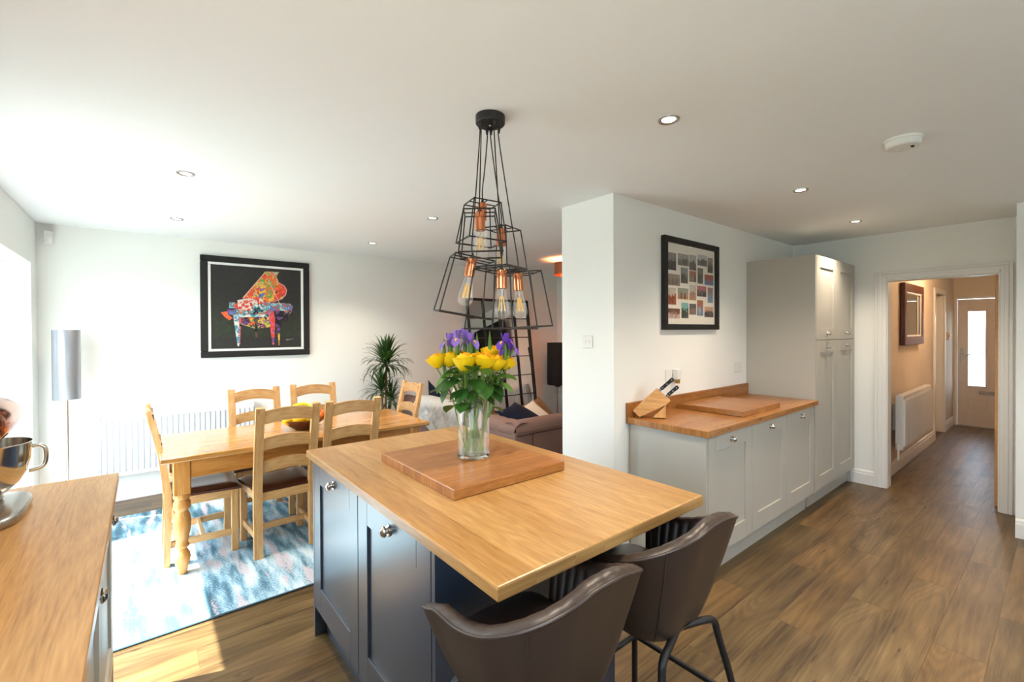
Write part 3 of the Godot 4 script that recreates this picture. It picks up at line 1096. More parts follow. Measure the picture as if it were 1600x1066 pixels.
func right_units() -> void:
	var fr := Basis.IDENTITY   # doors face +Z
	var names := ["pale grey base cupboard beneath the knife block, nearest the island", "pale grey base cupboard in the middle of the three under the right worktop", "pale grey base cupboard next to the tall cupboards"]
	var xs := [2.557, 3.137, 3.717, 4.297]
	for k in 3:
		var t := thing("base_cupboard", names[k], "cupboard", Vector3.ZERO, 0, "pale grey base cupboards under the right worktop")
		var m := MB.new()
		var x0: float = xs[k] + (0.0005 if k == 0 else 0.001)
		var x1: float = xs[k + 1] - 0.001
		m.bx(Vector3(x0 + 0.001, 0.145, -1.888), Vector3(x1, 0.874, -1.358))
		part(m, "body", M.unit_grey, t)
		if k == 0:
			m = MB.new()
			m.bx(Vector3(2.537, 0.0, -1.868), Vector3(2.556, 0.874, -1.337), 0.001)
			part(m, "end_panel", M.unit_grey, t)
		m = MB.new()
		m.bx(Vector3(x0, 0, -1.416), Vector3(x1, 0.145, -1.40))
		part(m, "plinth", M.unit_grey, t)
		shaker(t, x1 - x0, 0.725, M.unit_grey, Transform3D(fr, Vector3(x0, 0.147, -1.335)), 0.675)
	var names2 := ["pale grey tall larder cupboard beside the base cupboards", "pale grey tall larder cupboard against the doorway wall"]
	var ys := [4.342, 4.870, 5.398]
	for k in 2:
		var t := thing("tall_cupboard", names2[k], "cupboard", Vector3.ZERO, 0, "tall larder cupboards")
		var m := MB.new()
		var x0: float = ys[k] + 0.001
		var x1: float = ys[k + 1] - 0.001
		m.bx(Vector3(x0, 0.145, -1.888), Vector3(x1, 2.12, -1.358))
		part(m, "body", M.unit_grey, t)
		if k == 0:
			m = MB.new()
			m.bx(Vector3(4.321, 0.145, -1.889), Vector3(4.341, 2.124, -1.336), 0.001)
			part(m, "end_panel", M.unit_grey, t)
		else:
			m = MB.new()
			m.bx(Vector3(5.398, 0.0, -1.889), Vector3(5.428, 2.12, -1.37), 0.001)
			part(m, "filler", M.unit_grey, t)
		m = MB.new()
		m.bx(Vector3(x0, 0, -1.416), Vector3(x1, 0.145, -1.40))
		part(m, "plinth", M.unit_grey, t)
		shaker(t, x1 - x0, 1.261, M.unit_grey, Transform3D(fr, Vector3(x0, 0.147, -1.335)), 1.206)
		shaker(t, x1 - x0, 0.714, M.unit_grey, Transform3D(fr, Vector3(x0, 1.411, -1.335)), 0.055, 0.10, 0.10)
	var w := thing("side_worktop", "oak worktop with upstand along the photo collage wall", "worktop")
	staved(w, Vector3(2.515, 0.875, -1.868), Vector3(4.318, TOP, -1.312), 0, [0.10, 0.13, 0.11, 0.12, 0.10], "oak_board", 0.003)
	var m := MB.new()
	m.bx(Vector3(2.515, 0.875, -1.889), Vector3(4.318, 1.012, -1.869), 0.002, 0)
	part(m, "upstand", M.oak_board[1], w)
	var b := thing("chopping_board", "oak board lying flat on the side worktop beside the tall cupboards", "chopping board", Vector3(0, TOP, 0))
	staved(b, Vector3(3.10, 0.0, -1.853), Vector3(3.70, 0.038, -1.375), 2, [0.11, 0.12, 0.10, 0.13, 0.12], "oak_board", 0.004)


func left_units() -> void:
	var turn := Basis(Vector3.UP, PI / 2)   # doors face +X
	var names := ["pale base cupboard at the far end under the left worktop", "second pale base cupboard under the left worktop", "third pale base cupboard under the left worktop", "fourth pale base cupboard under the left worktop", "fifth pale base cupboard under the left worktop"]
	for k in 5:
		var t := thing("base_cupboard", names[k], "cupboard", Vector3.ZERO, 0, "base cupboards under the left worktop")
		var z0 := -2.470 + 0.6 * k
		var m := MB.new()
		m.bx(Vector3(XL + 0.001, 0.145, z0 + 0.001), Vector3(-0.128, 0.876, z0 + 0.599))
		part(m, "body", M.unit_grey, t)
		if k == 0:
			m = MB.new()
			m.bx(Vector3(XL + 0.001, 0, -2.489), Vector3(-0.106, 0.876, -2.471), 0.001)
			part(m, "end_panel", M.unit_grey, t)
		m = MB.new()
		m.bx(Vector3(-0.18, 0, z0), Vector3(-0.165, 0.145, z0 + 0.599))
		part(m, "plinth", M.unit_grey, t)
		shaker(t, 0.598, 0.725, M.unit_grey, Transform3D(turn, Vector3(-0.106, 0.147, z0 + 0.599)), 0.675)
	var w := thing("side_worktop", "long oak worktop in the left foreground carrying the stand mixer", "worktop")
	staved(w, Vector3(XL + 0.001, 0.877, -2.506), Vector3(-0.083, TOP, 0.55), 2, [0.10, 0.13, 0.11, 0.12, 0.13], "oak_top", 0.003)


# ---------- dining end ----------

func slat(w: float, y: float, h: float, arch: float, bow: float, z: float) -> MB:
	# Ladder-back slat: arched outline, bowed backwards (+z).
	var m := MB.new()
	var n := 8
	for k in n:
		var u0 := float(k) / n
		var u1 := float(k + 1) / n
		var q := func(u: float, top: float, th: float) -> Vector3:
			var s := 4.0 * u * (1.0 - u)
			return Vector3((u - 0.5) * w, y + top * h + arch * s, z + bow * s + th)
		for th: float in [-0.009, 0.009]:
			var nn := Vector3(0, 0, signf(th))
			m.quad(q.call(u0, 0, th), q.call(u1, 0, th), q.call(u1, 1, th), q.call(u0, 1, th), nn, Vector2(u0 * w, 0), Vector2(u1 * w, 0), Vector2(u1 * w, h), Vector2(u0 * w, h))
		for tp: float in [0.0, 1.0]:
			var nn := Vector3(0, 1 if tp > 0 else -1, 0)
			m.quad(q.call(u0, tp, -0.009), q.call(u1, tp, -0.009), q.call(u1, tp, 0.009), q.call(u0, tp, 0.009), nn, Vector2(u0 * w, 0), Vector2(u1 * w, 0), Vector2(u1 * w, 0.02), Vector2(u0 * w, 0.02))
	return m


func bar(m: MB, a: Vector3, b: Vector3, sx: float, sz: float, side := Vector3.RIGHT) -> void:
	# Square bar from a to b, sx along side and sz across.
	var d := (b - a)
	var y := d.normalized()
	var x := (side - y * side.dot(y)).normalized()
	var keep := m.xf
	m.xf = keep * Transform3D(Basis(x, y, x.cross(y)), (a + b) * 0.5)
	m.box(Vector3.ZERO, Vector3(sx, d.length(), sz), 0.003, 1)
	m.xf = keep


func make_chair(label: String) -> Node3D:
	# Faces -Z; origin on the floor under the seat; back legs at z = +0.19.
	var t := thing("dining_chair", label, "chair", Vector3.ZERO, 0.0, "ladder-back chairs round the pine table")
	var w: StandardMaterial3D = M.chair_oak[0]
	var hw := 0.172
	for s: float in [-1.0, 1.0]:
		var m := MB.new()
		m.off = Vector2(rng.randf(), rng.randf())
		var x := s * hw
		var pr := PackedVector2Array([Vector2(0.178, 0), Vector2(0.213, 0), Vector2(0.203, 0.30), Vector2(0.206, 0.47), Vector2(0.235, 0.72), Vector2(0.292, 0.995), Vector2(0.268, 1.003), Vector2(0.202, 0.72), Vector2(0.166, 0.47), Vector2(0.166, 0.30)])
		m.xf = Transform3D(Basis(Vector3(0, 0, 1), Vector3(0, 1, 0), Vector3(-1, 0, 0)), Vector3(x, 0, 0))
		m.prism(pr, -0.026, 0.026, 1, 20)
		part(m, "back_post", w, t)
		m = MB.new()
		bar(m, Vector3(s * 0.188, 0, -0.178), Vector3(s * 0.188, 0.425, -0.178), 0.042, 0.042)
		part(m, "leg", w, t)
		m = MB.new()
		bar(m, Vector3(s * 0.186, 0.13, -0.16), Vector3(s * hw, 0.13, 0.18), 0.022, 0.042)
		part(m, "stretcher", w, t)
		m = MB.new()
		bar(m, Vector3(s * 0.186, 0.395, -0.16), Vector3(s * hw, 0.395, 0.172), 0.02, 0.055)
		part(m, "seat_rail", w, t)
	var m := MB.new()
	bar(m, Vector3(-0.175, 0.13, 0.0), Vector3(0.175, 0.13, 0.0), 0.042, 0.022, Vector3.UP)
	part(m, "stretcher", w, t)
	m = MB.new()
	bar(m, Vector3(-0.17, 0.395, -0.178), Vector3(0.17, 0.395, -0.178), 0.055, 0.02, Vector3.UP)
	part(m, "seat_rail", w, t)
	m = MB.new()
	bar(m, Vector3(-0.155, 0.395, 0.186), Vector3(0.155, 0.395, 0.186), 0.055, 0.02, Vector3.UP)
	part(m, "seat_rail", w, t)
	# shaped seat: a padded slab a little dished
	m = MB.new()
	var top := func(u: float, v: float) -> Vector3:
		var z := lerpf(-0.215, 0.178, v)
		var x := (u - 0.5) * 2.0 * lerpf(0.222, 0.165, v)
		var e := 1.0 - pow(absf(u - 0.5) * 2.0, 6.0)
		var f := 1.0 - pow(absf(v - 0.5) * 2.0, 8.0)
		return Vector3(x, 0.436 + 0.022 * minf(e, f) + 0.006 * cos((u - 0.5) * TAU) * f * -1.0, z)
	var k := MB.new()
	k.surf(top, 16, 14, -1.0)
	k.xf = Transform3D(Basis(Vector3(1, 0, 0), Vector3(0, 0, 1), Vector3(0, -1, 0)), Vector3(0, 0.437, 0))
	k.prism(PackedVector2Array([Vector2(-0.222, -0.215), Vector2(0.222, -0.215), Vector2(0.165, 0.178), Vector2(-0.165, 0.178)]), 0, 0.015)
	part(k, "seat", M.seat_leather, t)
	part(slat(0.312, 0.886, 0.084, 0.022, 0.022, 0.260), "slat", w, t)
	part(slat(0.312, 0.706, 0.080, 0.022, 0.018, 0.220), "slat", w, t)
	part(slat(0.312, 0.553, 0.077, 0.022, 0.014, 0.196), "slat", w, t)
	return t


func dining() -> void:
	var m := MB.new()
	var r := MB.new()
	r.bx(Vector3(-0.45, 0.0, -4.83), Vector3(1.98, 0.012, -2.825))
	for k in r.v.size():
		r.t[k] = Vector2((r.v[k].x + 0.45) / 2.43, (r.v[k].z + 4.83) / 2.005)
	var rug := thing("area_rug", "blue and grey distressed rug beneath the dining table", "rug")
	part(r, "pile", M.rug, rug)
	m = MB.new()
	m.tube([Vector3(-0.45, 0.006, -4.83), Vector3(1.98, 0.006, -4.83), Vector3(1.98, 0.006, -2.825), Vector3(-0.45, 0.006, -2.825)], 0.0065, 6, true)
	mat("rug_edge", Color(0.25, 0.36, 0.42), 0.9)
	part(m, "bound_edge", M.rug_edge, rug)

	# pine farmhouse table
	var y0 := 0.012
	var t := thing("dining_table", "pine farmhouse dining table with turned legs", "table", Vector3(0, y0, 0))
	var hh := 0.743
	var X0 := 0.073
	var X1 := 1.835
	var Z0 := -4.150
	var Z1 := -3.345
	staved_table(t, X0, X1, Z0, Z1, hh)
	for c in [[X0 + 0.105, Z1 - 0.105], [X1 - 0.105, Z1 - 0.105], [X0 + 0.105, Z0 + 0.105], [X1 - 0.105, Z0 + 0.105]]:
		var l := MB.new()
		l.off = Vector2(rng.randf(), rng.randf())
		var at := Vector3(c[0], 0, c[1])
		l.box(Vector3(0, 0.60, 0), Vector3(0.088, 0.212, 0.088), 0.006, 1)
		l.lathe([Vector2(0.0, 0.0), Vector2(0.022, 0.0), Vector2(0.026, 0.02), Vector2(0.037, 0.065), Vector2(0.043, 0.10), Vector2(0.040, 0.125), Vector2(0.026, 0.150), Vector2(0.024, 0.158), Vector2(0.036, 0.168), Vector2(0.037, 0.178), Vector2(0.029, 0.190), Vector2(0.034, 0.215), Vector2(0.044, 0.27), Vector2(0.047, 0.32), Vector2(0.043, 0.36), Vector2(0.033, 0.385), Vector2(0.033, 0.392), Vector2(0.044, 0.402), Vector2(0.046, 0.415), Vector2(0.046, 0.440), Vector2(0.038, 0.452), Vector2(0.036, 0.460), Vector2(0.046, 0.472), Vector2(0.046, 0.488), Vector2(0.040, 0.497), Vector2(0.044, 0.506)], 28, 50)
		part(l, "leg", M.pine[0], t, at)
	for a in [[Vector3(X0 + 0.15, hh - 0.152, Z1 - 0.085), Vector3(X1 - 0.15, hh - 0.034, Z1 - 0.065), 0], [Vector3(X0 + 0.15, hh - 0.152, Z0 + 0.065), Vector3(X1 - 0.15, hh - 0.034, Z0 + 0.085), 0],
			[Vector3(X0 + 0.065, hh - 0.152, Z0 + 0.15), Vector3(X0 + 0.085, hh - 0.034, Z1 - 0.15), 2], [Vector3(X1 - 0.085, hh - 0.152, Z0 + 0.15), Vector3(X1 - 0.065, hh - 0.034, Z1 - 0.15), 2]]:
		var p := MB.new()
		p.off = Vector2(rng.randf(), rng.randf())
		p.bx(a[0], a[1], 0.002, a[2])
		part(p, "apron", M.pine[1], t)

	var g := "ladder-back chairs round the pine table"
	var ch := make_chair("ladder-back oak chair at the left end of the pine table")
	ch.position = Vector3(0.30, y0, -3.79)
	ch.rotation.y = -PI / 2
	copy(ch, "dining_chair", "ladder-back oak chair with its back to us, nearest the turned table leg", Vector3(0.742, y0, -3.555), 0.03, g)
	copy(ch, "dining_chair", "ladder-back oak chair with its back to us, partly hidden by the island worktop", Vector3(1.185, y0, -3.545), -0.02, g)
	copy(ch, "dining_chair", "ladder-back oak chair across the table in front of the radiator's right end", Vector3(0.745, y0, -4.19), PI, g)
	copy(ch, "dining_chair", "ladder-back oak chair across the table behind the fruit bowl", Vector3(1.225, y0, -4.21), PI - 0.04, g)
	copy(ch, "dining_chair", "ladder-back oak chair at the far right end of the pine table", Vector3(1.745, y0, -4.02), PI / 2, g)

	# fruit bowl
	var by := y0 + hh
	var c := Vector3(0.947, by, -3.70)
	m = MB.new()
	m.lathe([Vector2(0, 0.0), Vector2(0.055, 0.0), Vector2(0.06, 0.004), Vector2(0.10, 0.032), Vector2(0.163, 0.082), Vector2(0.166, 0.086), Vector2(0.160, 0.086), Vector2(0.095, 0.04), Vector2(0.05, 0.014), Vector2(0, 0.012)], 40, 30)
	single(m, "fruit_bowl", M.dark_wood[0], "dark wooden bowl of fruit on the pine table", "bowl", c)
	fruit(c)


func staved_table(t: Node3D, X0: float, X1: float, Z0: float, Z1: float, hh: float) -> void:
	var n := 5
	var p := Z0
	var ws := [0.15, 0.17, 0.16, 0.17, 0.155]
	for k in n:
		var m := MB.new()
		m.off = Vector2(rng.randf() * 2, rng.randf())
		m.stave(Vector3(X0, hh - 0.034, p + 0.0002), Vector3(X1, hh, p + ws[k] - 0.0002), 0, 0.008 if k == 0 else 0.0, 0.008 if k == n - 1 else 0.0, 0.008)
		part(m, "board", M.pine_top[k % 3], t)
		p += ws[k]


func fruit(c: Vector3) -> void:
	var m := MB.new()
	m.surf(func(u: float, v: float) -> Vector3:
		var a := u * TAU
		var x := (v - 0.5) * 0.108
		var r := 0.037 * pow(maxf(0.0, 1.0 - pow(absf(v - 0.5) * 2.0, 2.2)), 0.5) + 0.004 * (1.0 if absf(v - 0.5) < 0.47 else 0.0)
		return Vector3(x, cos(a) * r, sin(a) * r), 18, 14, 1.0, true)
	var lm := m.mesh()
	for a in [[-0.108, 0.094, 0.045, 0.3, "lemon at the left rim of the fruit bowl"], [-0.048, 0.100, 0.088, -0.2, "lemon in the front of the fruit bowl"], [0.028, 0.104, 0.088, 0.5, "lemon beside the oranges at the front of fruit bowl"], [-0.05, 0.098, -0.03, 1.2, "lemon behind the front lemons in the fruit bowl"]]:
		var o := piece(lm, numbered("lemon"), M.lemon, self, Transform3D(Basis(Vector3.UP, a[3]), c + Vector3(a[0], a[1], a[2])))
		tag(o, a[4], "lemon", "fruit in the bowl")
	var b := MB.new()
	b.ball(Vector3.ZERO, Vector3(0.033, 0.030, 0.033), 18, 12)
	var om := b.mesh()
	var k := 0
	for a in [[0.092, 0.098, 0.062, "orange tangerine nearest us on the right of the fruit bowl"], [0.124, 0.104, 0.012, "orange tangerine at the right rim of the fruit bowl"], [0.092, 0.134, 0.022, "orange tangerine on top at the right of the fruit bowl"], [0.075, 0.090, -0.055, "orange tangerine at the back right of the fruit bowl"]]:
		var o := piece(om, numbered("tangerine"), M.orange_peel, self, Transform3D(Basis.IDENTITY, c + Vector3(a[0], a[1], a[2])))
		tag(o, a[3], "tangerine", "fruit in the bowl")
		k += 1
	m = MB.new()
	m.lathe([Vector2(0, -0.035), Vector2(0.018, -0.034), Vector2(0.032, -0.018), Vector2(0.034, -0.004), Vector2(0.028, 0.018), Vector2(0.018, 0.036), Vector2(0.012, 0.048), Vector2(0, 0.052)], 20, 60)
	var t := thing("pear", "green pear on the heap of fruit beside the tangerines", "pear", c + Vector3(0.048, 0.150, 0.005), 0.0, "fruit in the bowl")
	t.rotation = Vector3(0.4, 0, -0.7)
	part(m, "flesh", M.pear_green, t)
	m = MB.new()
	m.tube([Vector3(0, 0.05, 0), Vector3(0.004, 0.068, 0)], 0.0015, 6)
	part(m, "stalk", M.dark_wood[0], t)
	m = MB.new()
	var pts := []
	var rs := []
	for i in 11:
		var a := lerpf(-0.75, 0.75, i / 10.0)
		pts.append(Vector3(sin(a) * 0.115, cos(a) * 0.115 - 0.1, 0))
		rs.append(0.019 * sqrt(maxf(0.05, 1.0 - pow(absf(i - 5) / 5.3, 3.0))))
	m.tube(pts, rs, 10)
	single(m, "banana", M.banana, "greenish yellow banana arching over the top of the fruit bowl", "banana", c + Vector3(-0.015, 0.172, 0.0), 0.15, "fruit in the bowl")


# ---------- bar stools ----------

# Plan of the bucket at its rim: s from 0 (front of left arm) to 1 (front of right arm); front is -Z.
func bucket_plan(s: float) -> Vector2:
	var a := 0.235   # half width
	var f := -0.165  # front of the arms
	var b := 0.215   # back
	var r := 0.15
	var straight := b - r - f
	var arc := r * PI / 2
	var back := 2.0 * (a - r)
	var total := 2.0 * straight + 2.0 * arc + back
	var d := s * total
	if d < straight:
		return Vector2(-a, f + d)
	d -= straight
	if d < arc:
		var k := d / r
		return Vector2(-a + r - r * cos(k), b - r + r * sin(k))
	d -= arc
	if d < back:
		return Vector2(-a + r + d, b)
	d -= back
	if d < arc:
		var k := d / r
		return Vector2(a - r + r * sin(k), b - r + r * cos(k))
	d -= arc
	return Vector2(a, b - r - d)


func rim_height(s: float) -> float:
	var k := clampf(1.0 - absf(s - 0.5) * 2.0, 0.0, 1.0)
	return 0.150 + 0.135 * smoothstep(0.22, 0.95, k) - 0.02 * smoothstep(0.12, 0.0, k)


func bucket(s: float, v: float, inset: float) -> Vector3:
	# v: 0 at the underside, 1 at the rim; heights from the seat's base.
	var p := bucket_plan(s)
	var k := clampf(1.0 - absf(s - 0.5) * 2.0, 0.0, 1.0)
	var sh := lerpf(0.62, 1.0, pow(v, 0.75))
	var q := p * sh
	q.y += 0.035 * v * smoothstep(0.3, 0.9, k)   # the back leans out
	var inward := -p.normalized() * inset
	return Vector3(q.x + inward.x, lerpf(-0.085, rim_height(s), v), q.y + inward.y)


func make_stool(label: String, seat_h: float) -> Node3D:
	var t := thing("bar_stool", label, "bar stool", Vector3.ZERO, 0.0, "brown leather bar stools at the island")
	var y := seat_h
	var up := Vector3(0, y, 0)
	var th := 0.045
	var m := MB.new()
	m.surf(func(u: float, v: float) -> Vector3: return up + bucket(u, v, 0.0), 64, 14, 1.0)
	# closing faces at the arm fronts
	for e: float in [0.0, 1.0]:
		for k in 8:
			var v0 := k / 8.0
			var v1 := (k + 1) / 8.0
			m.quad(up + bucket(e, v0, 0), up + bucket(e, v1, 0), up + bucket(e, v1, th), up + bucket(e, v0, th), Vector3(0, 0, -1))
	part(m, "shell", M.leather, t)
	# channelled lining, folded over the rim
	m = MB.new()
	var n := 26.0
	var lining := func(u: float, v: float) -> Vector3:
		var puff := 0.007 * absf(sin(u * n * PI)) * (1.0 if v < 0.75 else 0.4)
		if v < 0.75:
			return up + bucket(u, lerpf(0.28, 0.985, v / 0.75), th + puff - 0.008)
		var a := (v - 0.75) / 0.25 * PI / 2 * 1.9
		var c := bucket(u, 1.0, th * 0.5)
		var inward: Vector3 = (bucket(u, 1.0, th) - bucket(u, 1.0, 0.0)).normalized()
		return up + c + inward * cos(a) * th * 0.5 + Vector3(0, sin(a) * (0.016 + puff * 0.6) - 0.004, 0)
	m.surf(lining, 156, 18, -1.0)
	part(m, "channelled_lining", M.leather, t)
	m = MB.new()
	var rim := []
	for k in 65:
		rim.append(up + bucket(k / 64.0, 1.0, 0.001) + Vector3(0, 0.0005, 0))
	m.tube(rim, 0.0045, 8)
	part(m, "piping", M.leather, t)
	for s: float in [0.32, 0.68]:
		m = MB.new()
		var seam := []
		for k in 11:
			seam.append(up + bucket(s + (0.5 - s) * 0.0, k / 10.0, -0.001))
		m.tube(seam, 0.0022, 6)
		part(m, "seam", M.leather, t)
	# seat pad
	m = MB.new()
	m.surf(func(u: float, v: float) -> Vector3:
		var a := u * TAU
		var ex := 0.36
		var r := minf(v / 0.8, 1.0)
		var p := Vector2(signf(cos(a)) * pow(absf(cos(a)), ex) * 0.165, signf(sin(a)) * pow(absf(sin(a)), ex) * 0.178 - 0.022)
		if v <= 0.8:
			return up + Vector3(p.x * r, 0.045 + 0.012 * (1.0 - r * r) - 0.02 * pow(r, 6.0), p.y * r)
		var k := (v - 0.8) / 0.2
		return up + Vector3(p.x * (1.0 - 0.25 * k), 0.025 - 0.085 * k, p.y * (1.0 - 0.25 * k)), 48, 16, 1.0, true)
	part(m, "seat_pad", M.leather, t)
	m = MB.new()
	m.surf(func(u: float, v: float) -> Vector3:
		var a := u * TAU
		return up + Vector3(cos(a) * 0.15 * v, -0.06 - 0.027 * (1.0 - v), sin(a) * 0.15 * v), 32, 6, -1.0, true)
	part(m, "under_tray", M.black_matte, t)
	# tubular legs: two bent hoops and a foot rail
	for s: float in [-1.0, 1.0]:
		for e: float in [-1.0, 1.0]:
			m = MB.new()
			var pts := chain([Vector3(s * 0.02, y - 0.088, e * 0.12), Vector3(s * 0.10, y - 0.09, e * 0.145), Vector3(s * 0.145, y - 0.105, e * 0.155), Vector3(s * 0.162, y - 0.16, e * 0.163), Vector3(s * 0.206, 0.30, e * 0.195), Vector3(s * 0.233, 0.012, e * 0.215)], 6)
			m.tube(pts, 0.0115, 12)
			var leg := part(m, "leg", M.black_metal, t)
			m = MB.new()
			m.lathe([Vector2(0, 0), Vector2(0.014, 0), Vector2(0.014, 0.018), Vector2(0.0118, 0.02)], 14)
			part(m, "foot_cap", M.black_matte, leg, Vector3(s * 0.233, 0.0, e * 0.215))
	m = MB.new()
	m.tube([Vector3(-0.206, 0.30, -0.195), Vector3(0.206, 0.30, -0.195)], 0.010, 10)
	m.tube([Vector3(-0.206, 0.30, 0.195), Vector3(0.206, 0.30, 0.195)], 0.010, 10)
	m.tube([Vector3(-0.206, 0.30, -0.195), Vector3(-0.206, 0.30, 0.195)], 0.010, 10)
	m.tube([Vector3(0.206, 0.30, -0.195), Vector3(0.206, 0.30, 0.195)], 0.010, 10)
	part(m, "foot_rail", M.black_metal, t)
	return t


func stools() -> void:
	var a := make_stool("brown leather bucket bar stool in the foreground, nearest the camera", 0.66)
	a.position = Vector3(0.788, 0, -0.885)
	copy(a, "bar_stool", "brown leather bucket bar stool on the right, closer to the grey cupboards", Vector3(1.287, 0, -0.885), 0.0, "brown leather bar stools at the island")


# ---------- pendant over the island ----------

func cage(top: float, bot: float, h: float) -> MB:
	var m := MB.new()
	var r := 0.0028
	var a := top / 2
	var b := bot / 2
	var tc := [Vector3(-a, 0, -a), Vector3(a, 0, -a), Vector3(a, 0, a), Vector3(-a, 0, a)]
	var bc := [Vector3(-b, -h, -b), Vector3(b, -h, -b), Vector3(b, -h, b), Vector3(-b, -h, b)]
	for k in 4:
		m.tube([tc[k], tc[(k + 1) % 4]], r, 8)
		m.tube([bc[k], bc[(k + 1) % 4]], r * 1.25, 8)
		m.tube([tc[k], bc[k]], r, 8)
		m.ball(tc[k], Vector3.ONE * r * 1.15, 8, 6)
		m.ball(bc[k], Vector3.ONE * r * 1.3, 8, 6)
	m.tube([Vector3(-a, 0, 0), Vector3(a, 0, 0)], r * 0.9, 8)
	m.tube([Vector3(0, 0, -a), Vector3(0, 0, a)], r * 0.9, 8)
	return m


func pendant() -> void:
	var at := Vector3(1.138, CEIL, -1.54)
	var t := thing("pendant_light", "cluster pendant of black wire cages and copper lamp holders over the island", "pendant light", at)
	var m := MB.new()
	m.lathe([Vector2(0, -0.036), Vector2(0.052, -0.036), Vector2(0.059, -0.034), Vector2(0.0615, -0.030), Vector2(0.0615, 0.0)], 40, 30)
	var can := part(m, "canopy", M.black_metal, t)
	m = MB.new()
	m.ball(Vector3(0, -0.038, 0), Vector3(0.006, 0.004, 0.006), 12, 8)
	part(m, "screw", M.satin_steel, can)
	var small := cage(0.125, 0.172, 0.172).mesh()
	var big := cage(0.160, 0.212, 0.232).mesh()
	var hold := MB.new()
	hold.lathe([Vector2(0.012, 0.0), Vector2(0.010, 0.006), Vector2(0.006, 0.008), Vector2(0.005, 0.022), Vector2(0, 0.022)], 16, 30)
	var cap_mesh := hold.mesh()
	hold = MB.new()
	hold.lathe([Vector2(0.0, -0.074), Vector2(0.019, -0.074), Vector2(0.0212, -0.072), Vector2(0.0212, -0.031), Vector2(0.0205, -0.030), Vector2(0.0205, -0.002), Vector2(0.0195, 0.0), Vector2(0, 0.0)], 28, 30)
	var hold_mesh := hold.mesh()
	var bulb := MB.new()
	bulb.lathe([Vector2(0.0, -0.196), Vector2(0.012, -0.194), Vector2(0.022, -0.188), Vector2(0.029, -0.178), Vector2(0.0318, -0.164), Vector2(0.030, -0.148), Vector2(0.0235, -0.118), Vector2(0.0185, -0.092), Vector2(0.0170, -0.074)], 28, 60)
	var bulb_mesh := bulb.mesh()
	var fil := MB.new()
	for k in 6:
		var a := TAU * k / 6
		fil.tube([Vector3(cos(a) * 0.006, -0.104, sin(a) * 0.006), Vector3(cos(a) * 0.0145, -0.162, sin(a) * 0.0145)], 0.0019, 6)
	var fil_mesh := fil.mesh()
	var stem := MB.new()
	stem.tube([Vector3(0, -0.074, 0), Vector3(0, -0.112, 0)], [0.006, 0.003], 8)
	stem.tube([Vector3(0, -0.112, 0), Vector3(0, -0.165, 0)], 0.0009, 5)
	var stem_mesh := stem.mesh()
	# place of each holder's top, its turn and lean, its cage
	var view := deg_to_rad(-39.0)
	var list := [
		[Vector3(1.068, 1.982, -1.521), view + 0.05, 0.0, 0.03, small], [Vector3(1.176, 2.066, -1.653), view + 0.45, 0.0, -0.05, small], [Vector3(1.240, 1.952, -1.599), view - 0.55, 0.0, -0.02, small],
		[Vector3(1.048, 1.795, -1.548), view + 0.28, 0.05, -0.17, big], [Vector3(1.105, 1.741, -1.424), view - 0.5, 0.0, 0.0, big], [Vector3(1.250, 1.746, -1.499), view + 0.25, 0.0, 0.06, big]]
	for k in list.size():
		var a: Array = list[k]
		var p: Vector3 = a[0] - at
		var xf := Transform3D(Basis(Vector3.UP, a[1]) * Basis(Vector3.BACK, a[3]) * Basis(Vector3.RIGHT, a[2]), p)
		var c := piece(a[4], "cage", M.black_metal, t, xf)
		piece(cap_mesh, "cord_grip", M.black_metal, c)
		piece(hold_mesh, "lamp_holder", M.copper, c)
		piece(bulb_mesh, "bulb", M.bulb_glass, c)
		piece(fil_mesh, "filament", M.filament, c)
		piece(stem_mesh, "bulb_stem", M.bulb_glass, c)
		var ang := TAU * (k + 0.5) / 6.0
		var start := Vector3(cos(ang) * 0.045, -0.036, sin(ang) * 0.045)
		# each cable leaves the outlet on its own side
		var dir := Vector3(p.x, 0, p.z)
		if dir.length() > 0.01:
			start = Vector3(dir.normalized().x * 0.045, -0.036, dir.normalized().z * 0.045).rotated(Vector3.UP, (k % 3 - 1) * 0.35)
		m = MB.new()
		m.tube(chain([start, start + Vector3(0, -0.05, 0), start.lerp(p, 0.55) + Vector3(0, 0, 0), p + Vector3(0, 0.06, 0), p + xf.basis.y * 0.02], 5), 0.0026, 8)
		part(m, "cable", M.black_metal, t)
		m = MB.new()
		m.lathe([Vector2(0.0, -0.022), Vector2(0.0045, -0.022), Vector2(0.006, -0.010), Vector2(0.0075, -0.004), Vector2(0.0075, 0.0)], 12)
		part(m, "cord_outlet", M.black_metal, can, start)


# ---------- things on and by the walls ----------

func paint_poly(data: PackedByteArray, w: int, h: int, poly: Array, pick: Callable) -> void:
	var pp := PackedVector2Array()
	var lo := Vector2(1e9, 1e9)
	var hi := Vector2(-1e9, -1e9)
	for p: Vector2 in poly:
		var q := Vector2(p.x * w, p.y * h)
		pp.append(q)
		lo = lo.min(q)
		hi = hi.max(q)
	for j in range(maxi(0, int(lo.y)), mini(h, int(hi.y) + 1)):
		for i in range(maxi(0, int(lo.x)), mini(w, int(hi.x) + 1)):
			if Geometry2D.is_point_in_polygon(Vector2(i + 0.5, j + 0.5), pp):
				var c: Color = pick.call(i, j)
				if c.a <= 0.0:
					continue
				var at := (j * w + i) * 3
				data[at] = int(c.r * 255)
				data[at + 1] = int(c.g * 255)
				data[at + 2] = int(c.b * 255)


func at_art(x: float, y: float) -> Vector2:
	# from a straightened view of the canvas to its own 0..1 square
	var u := (x - 148.0) / 817.0
	var top := 170.0 + 70.0 * u
	var bot := 945.0 - 15.0 * u
	return Vector2(u, (y - top) / (bot - top))


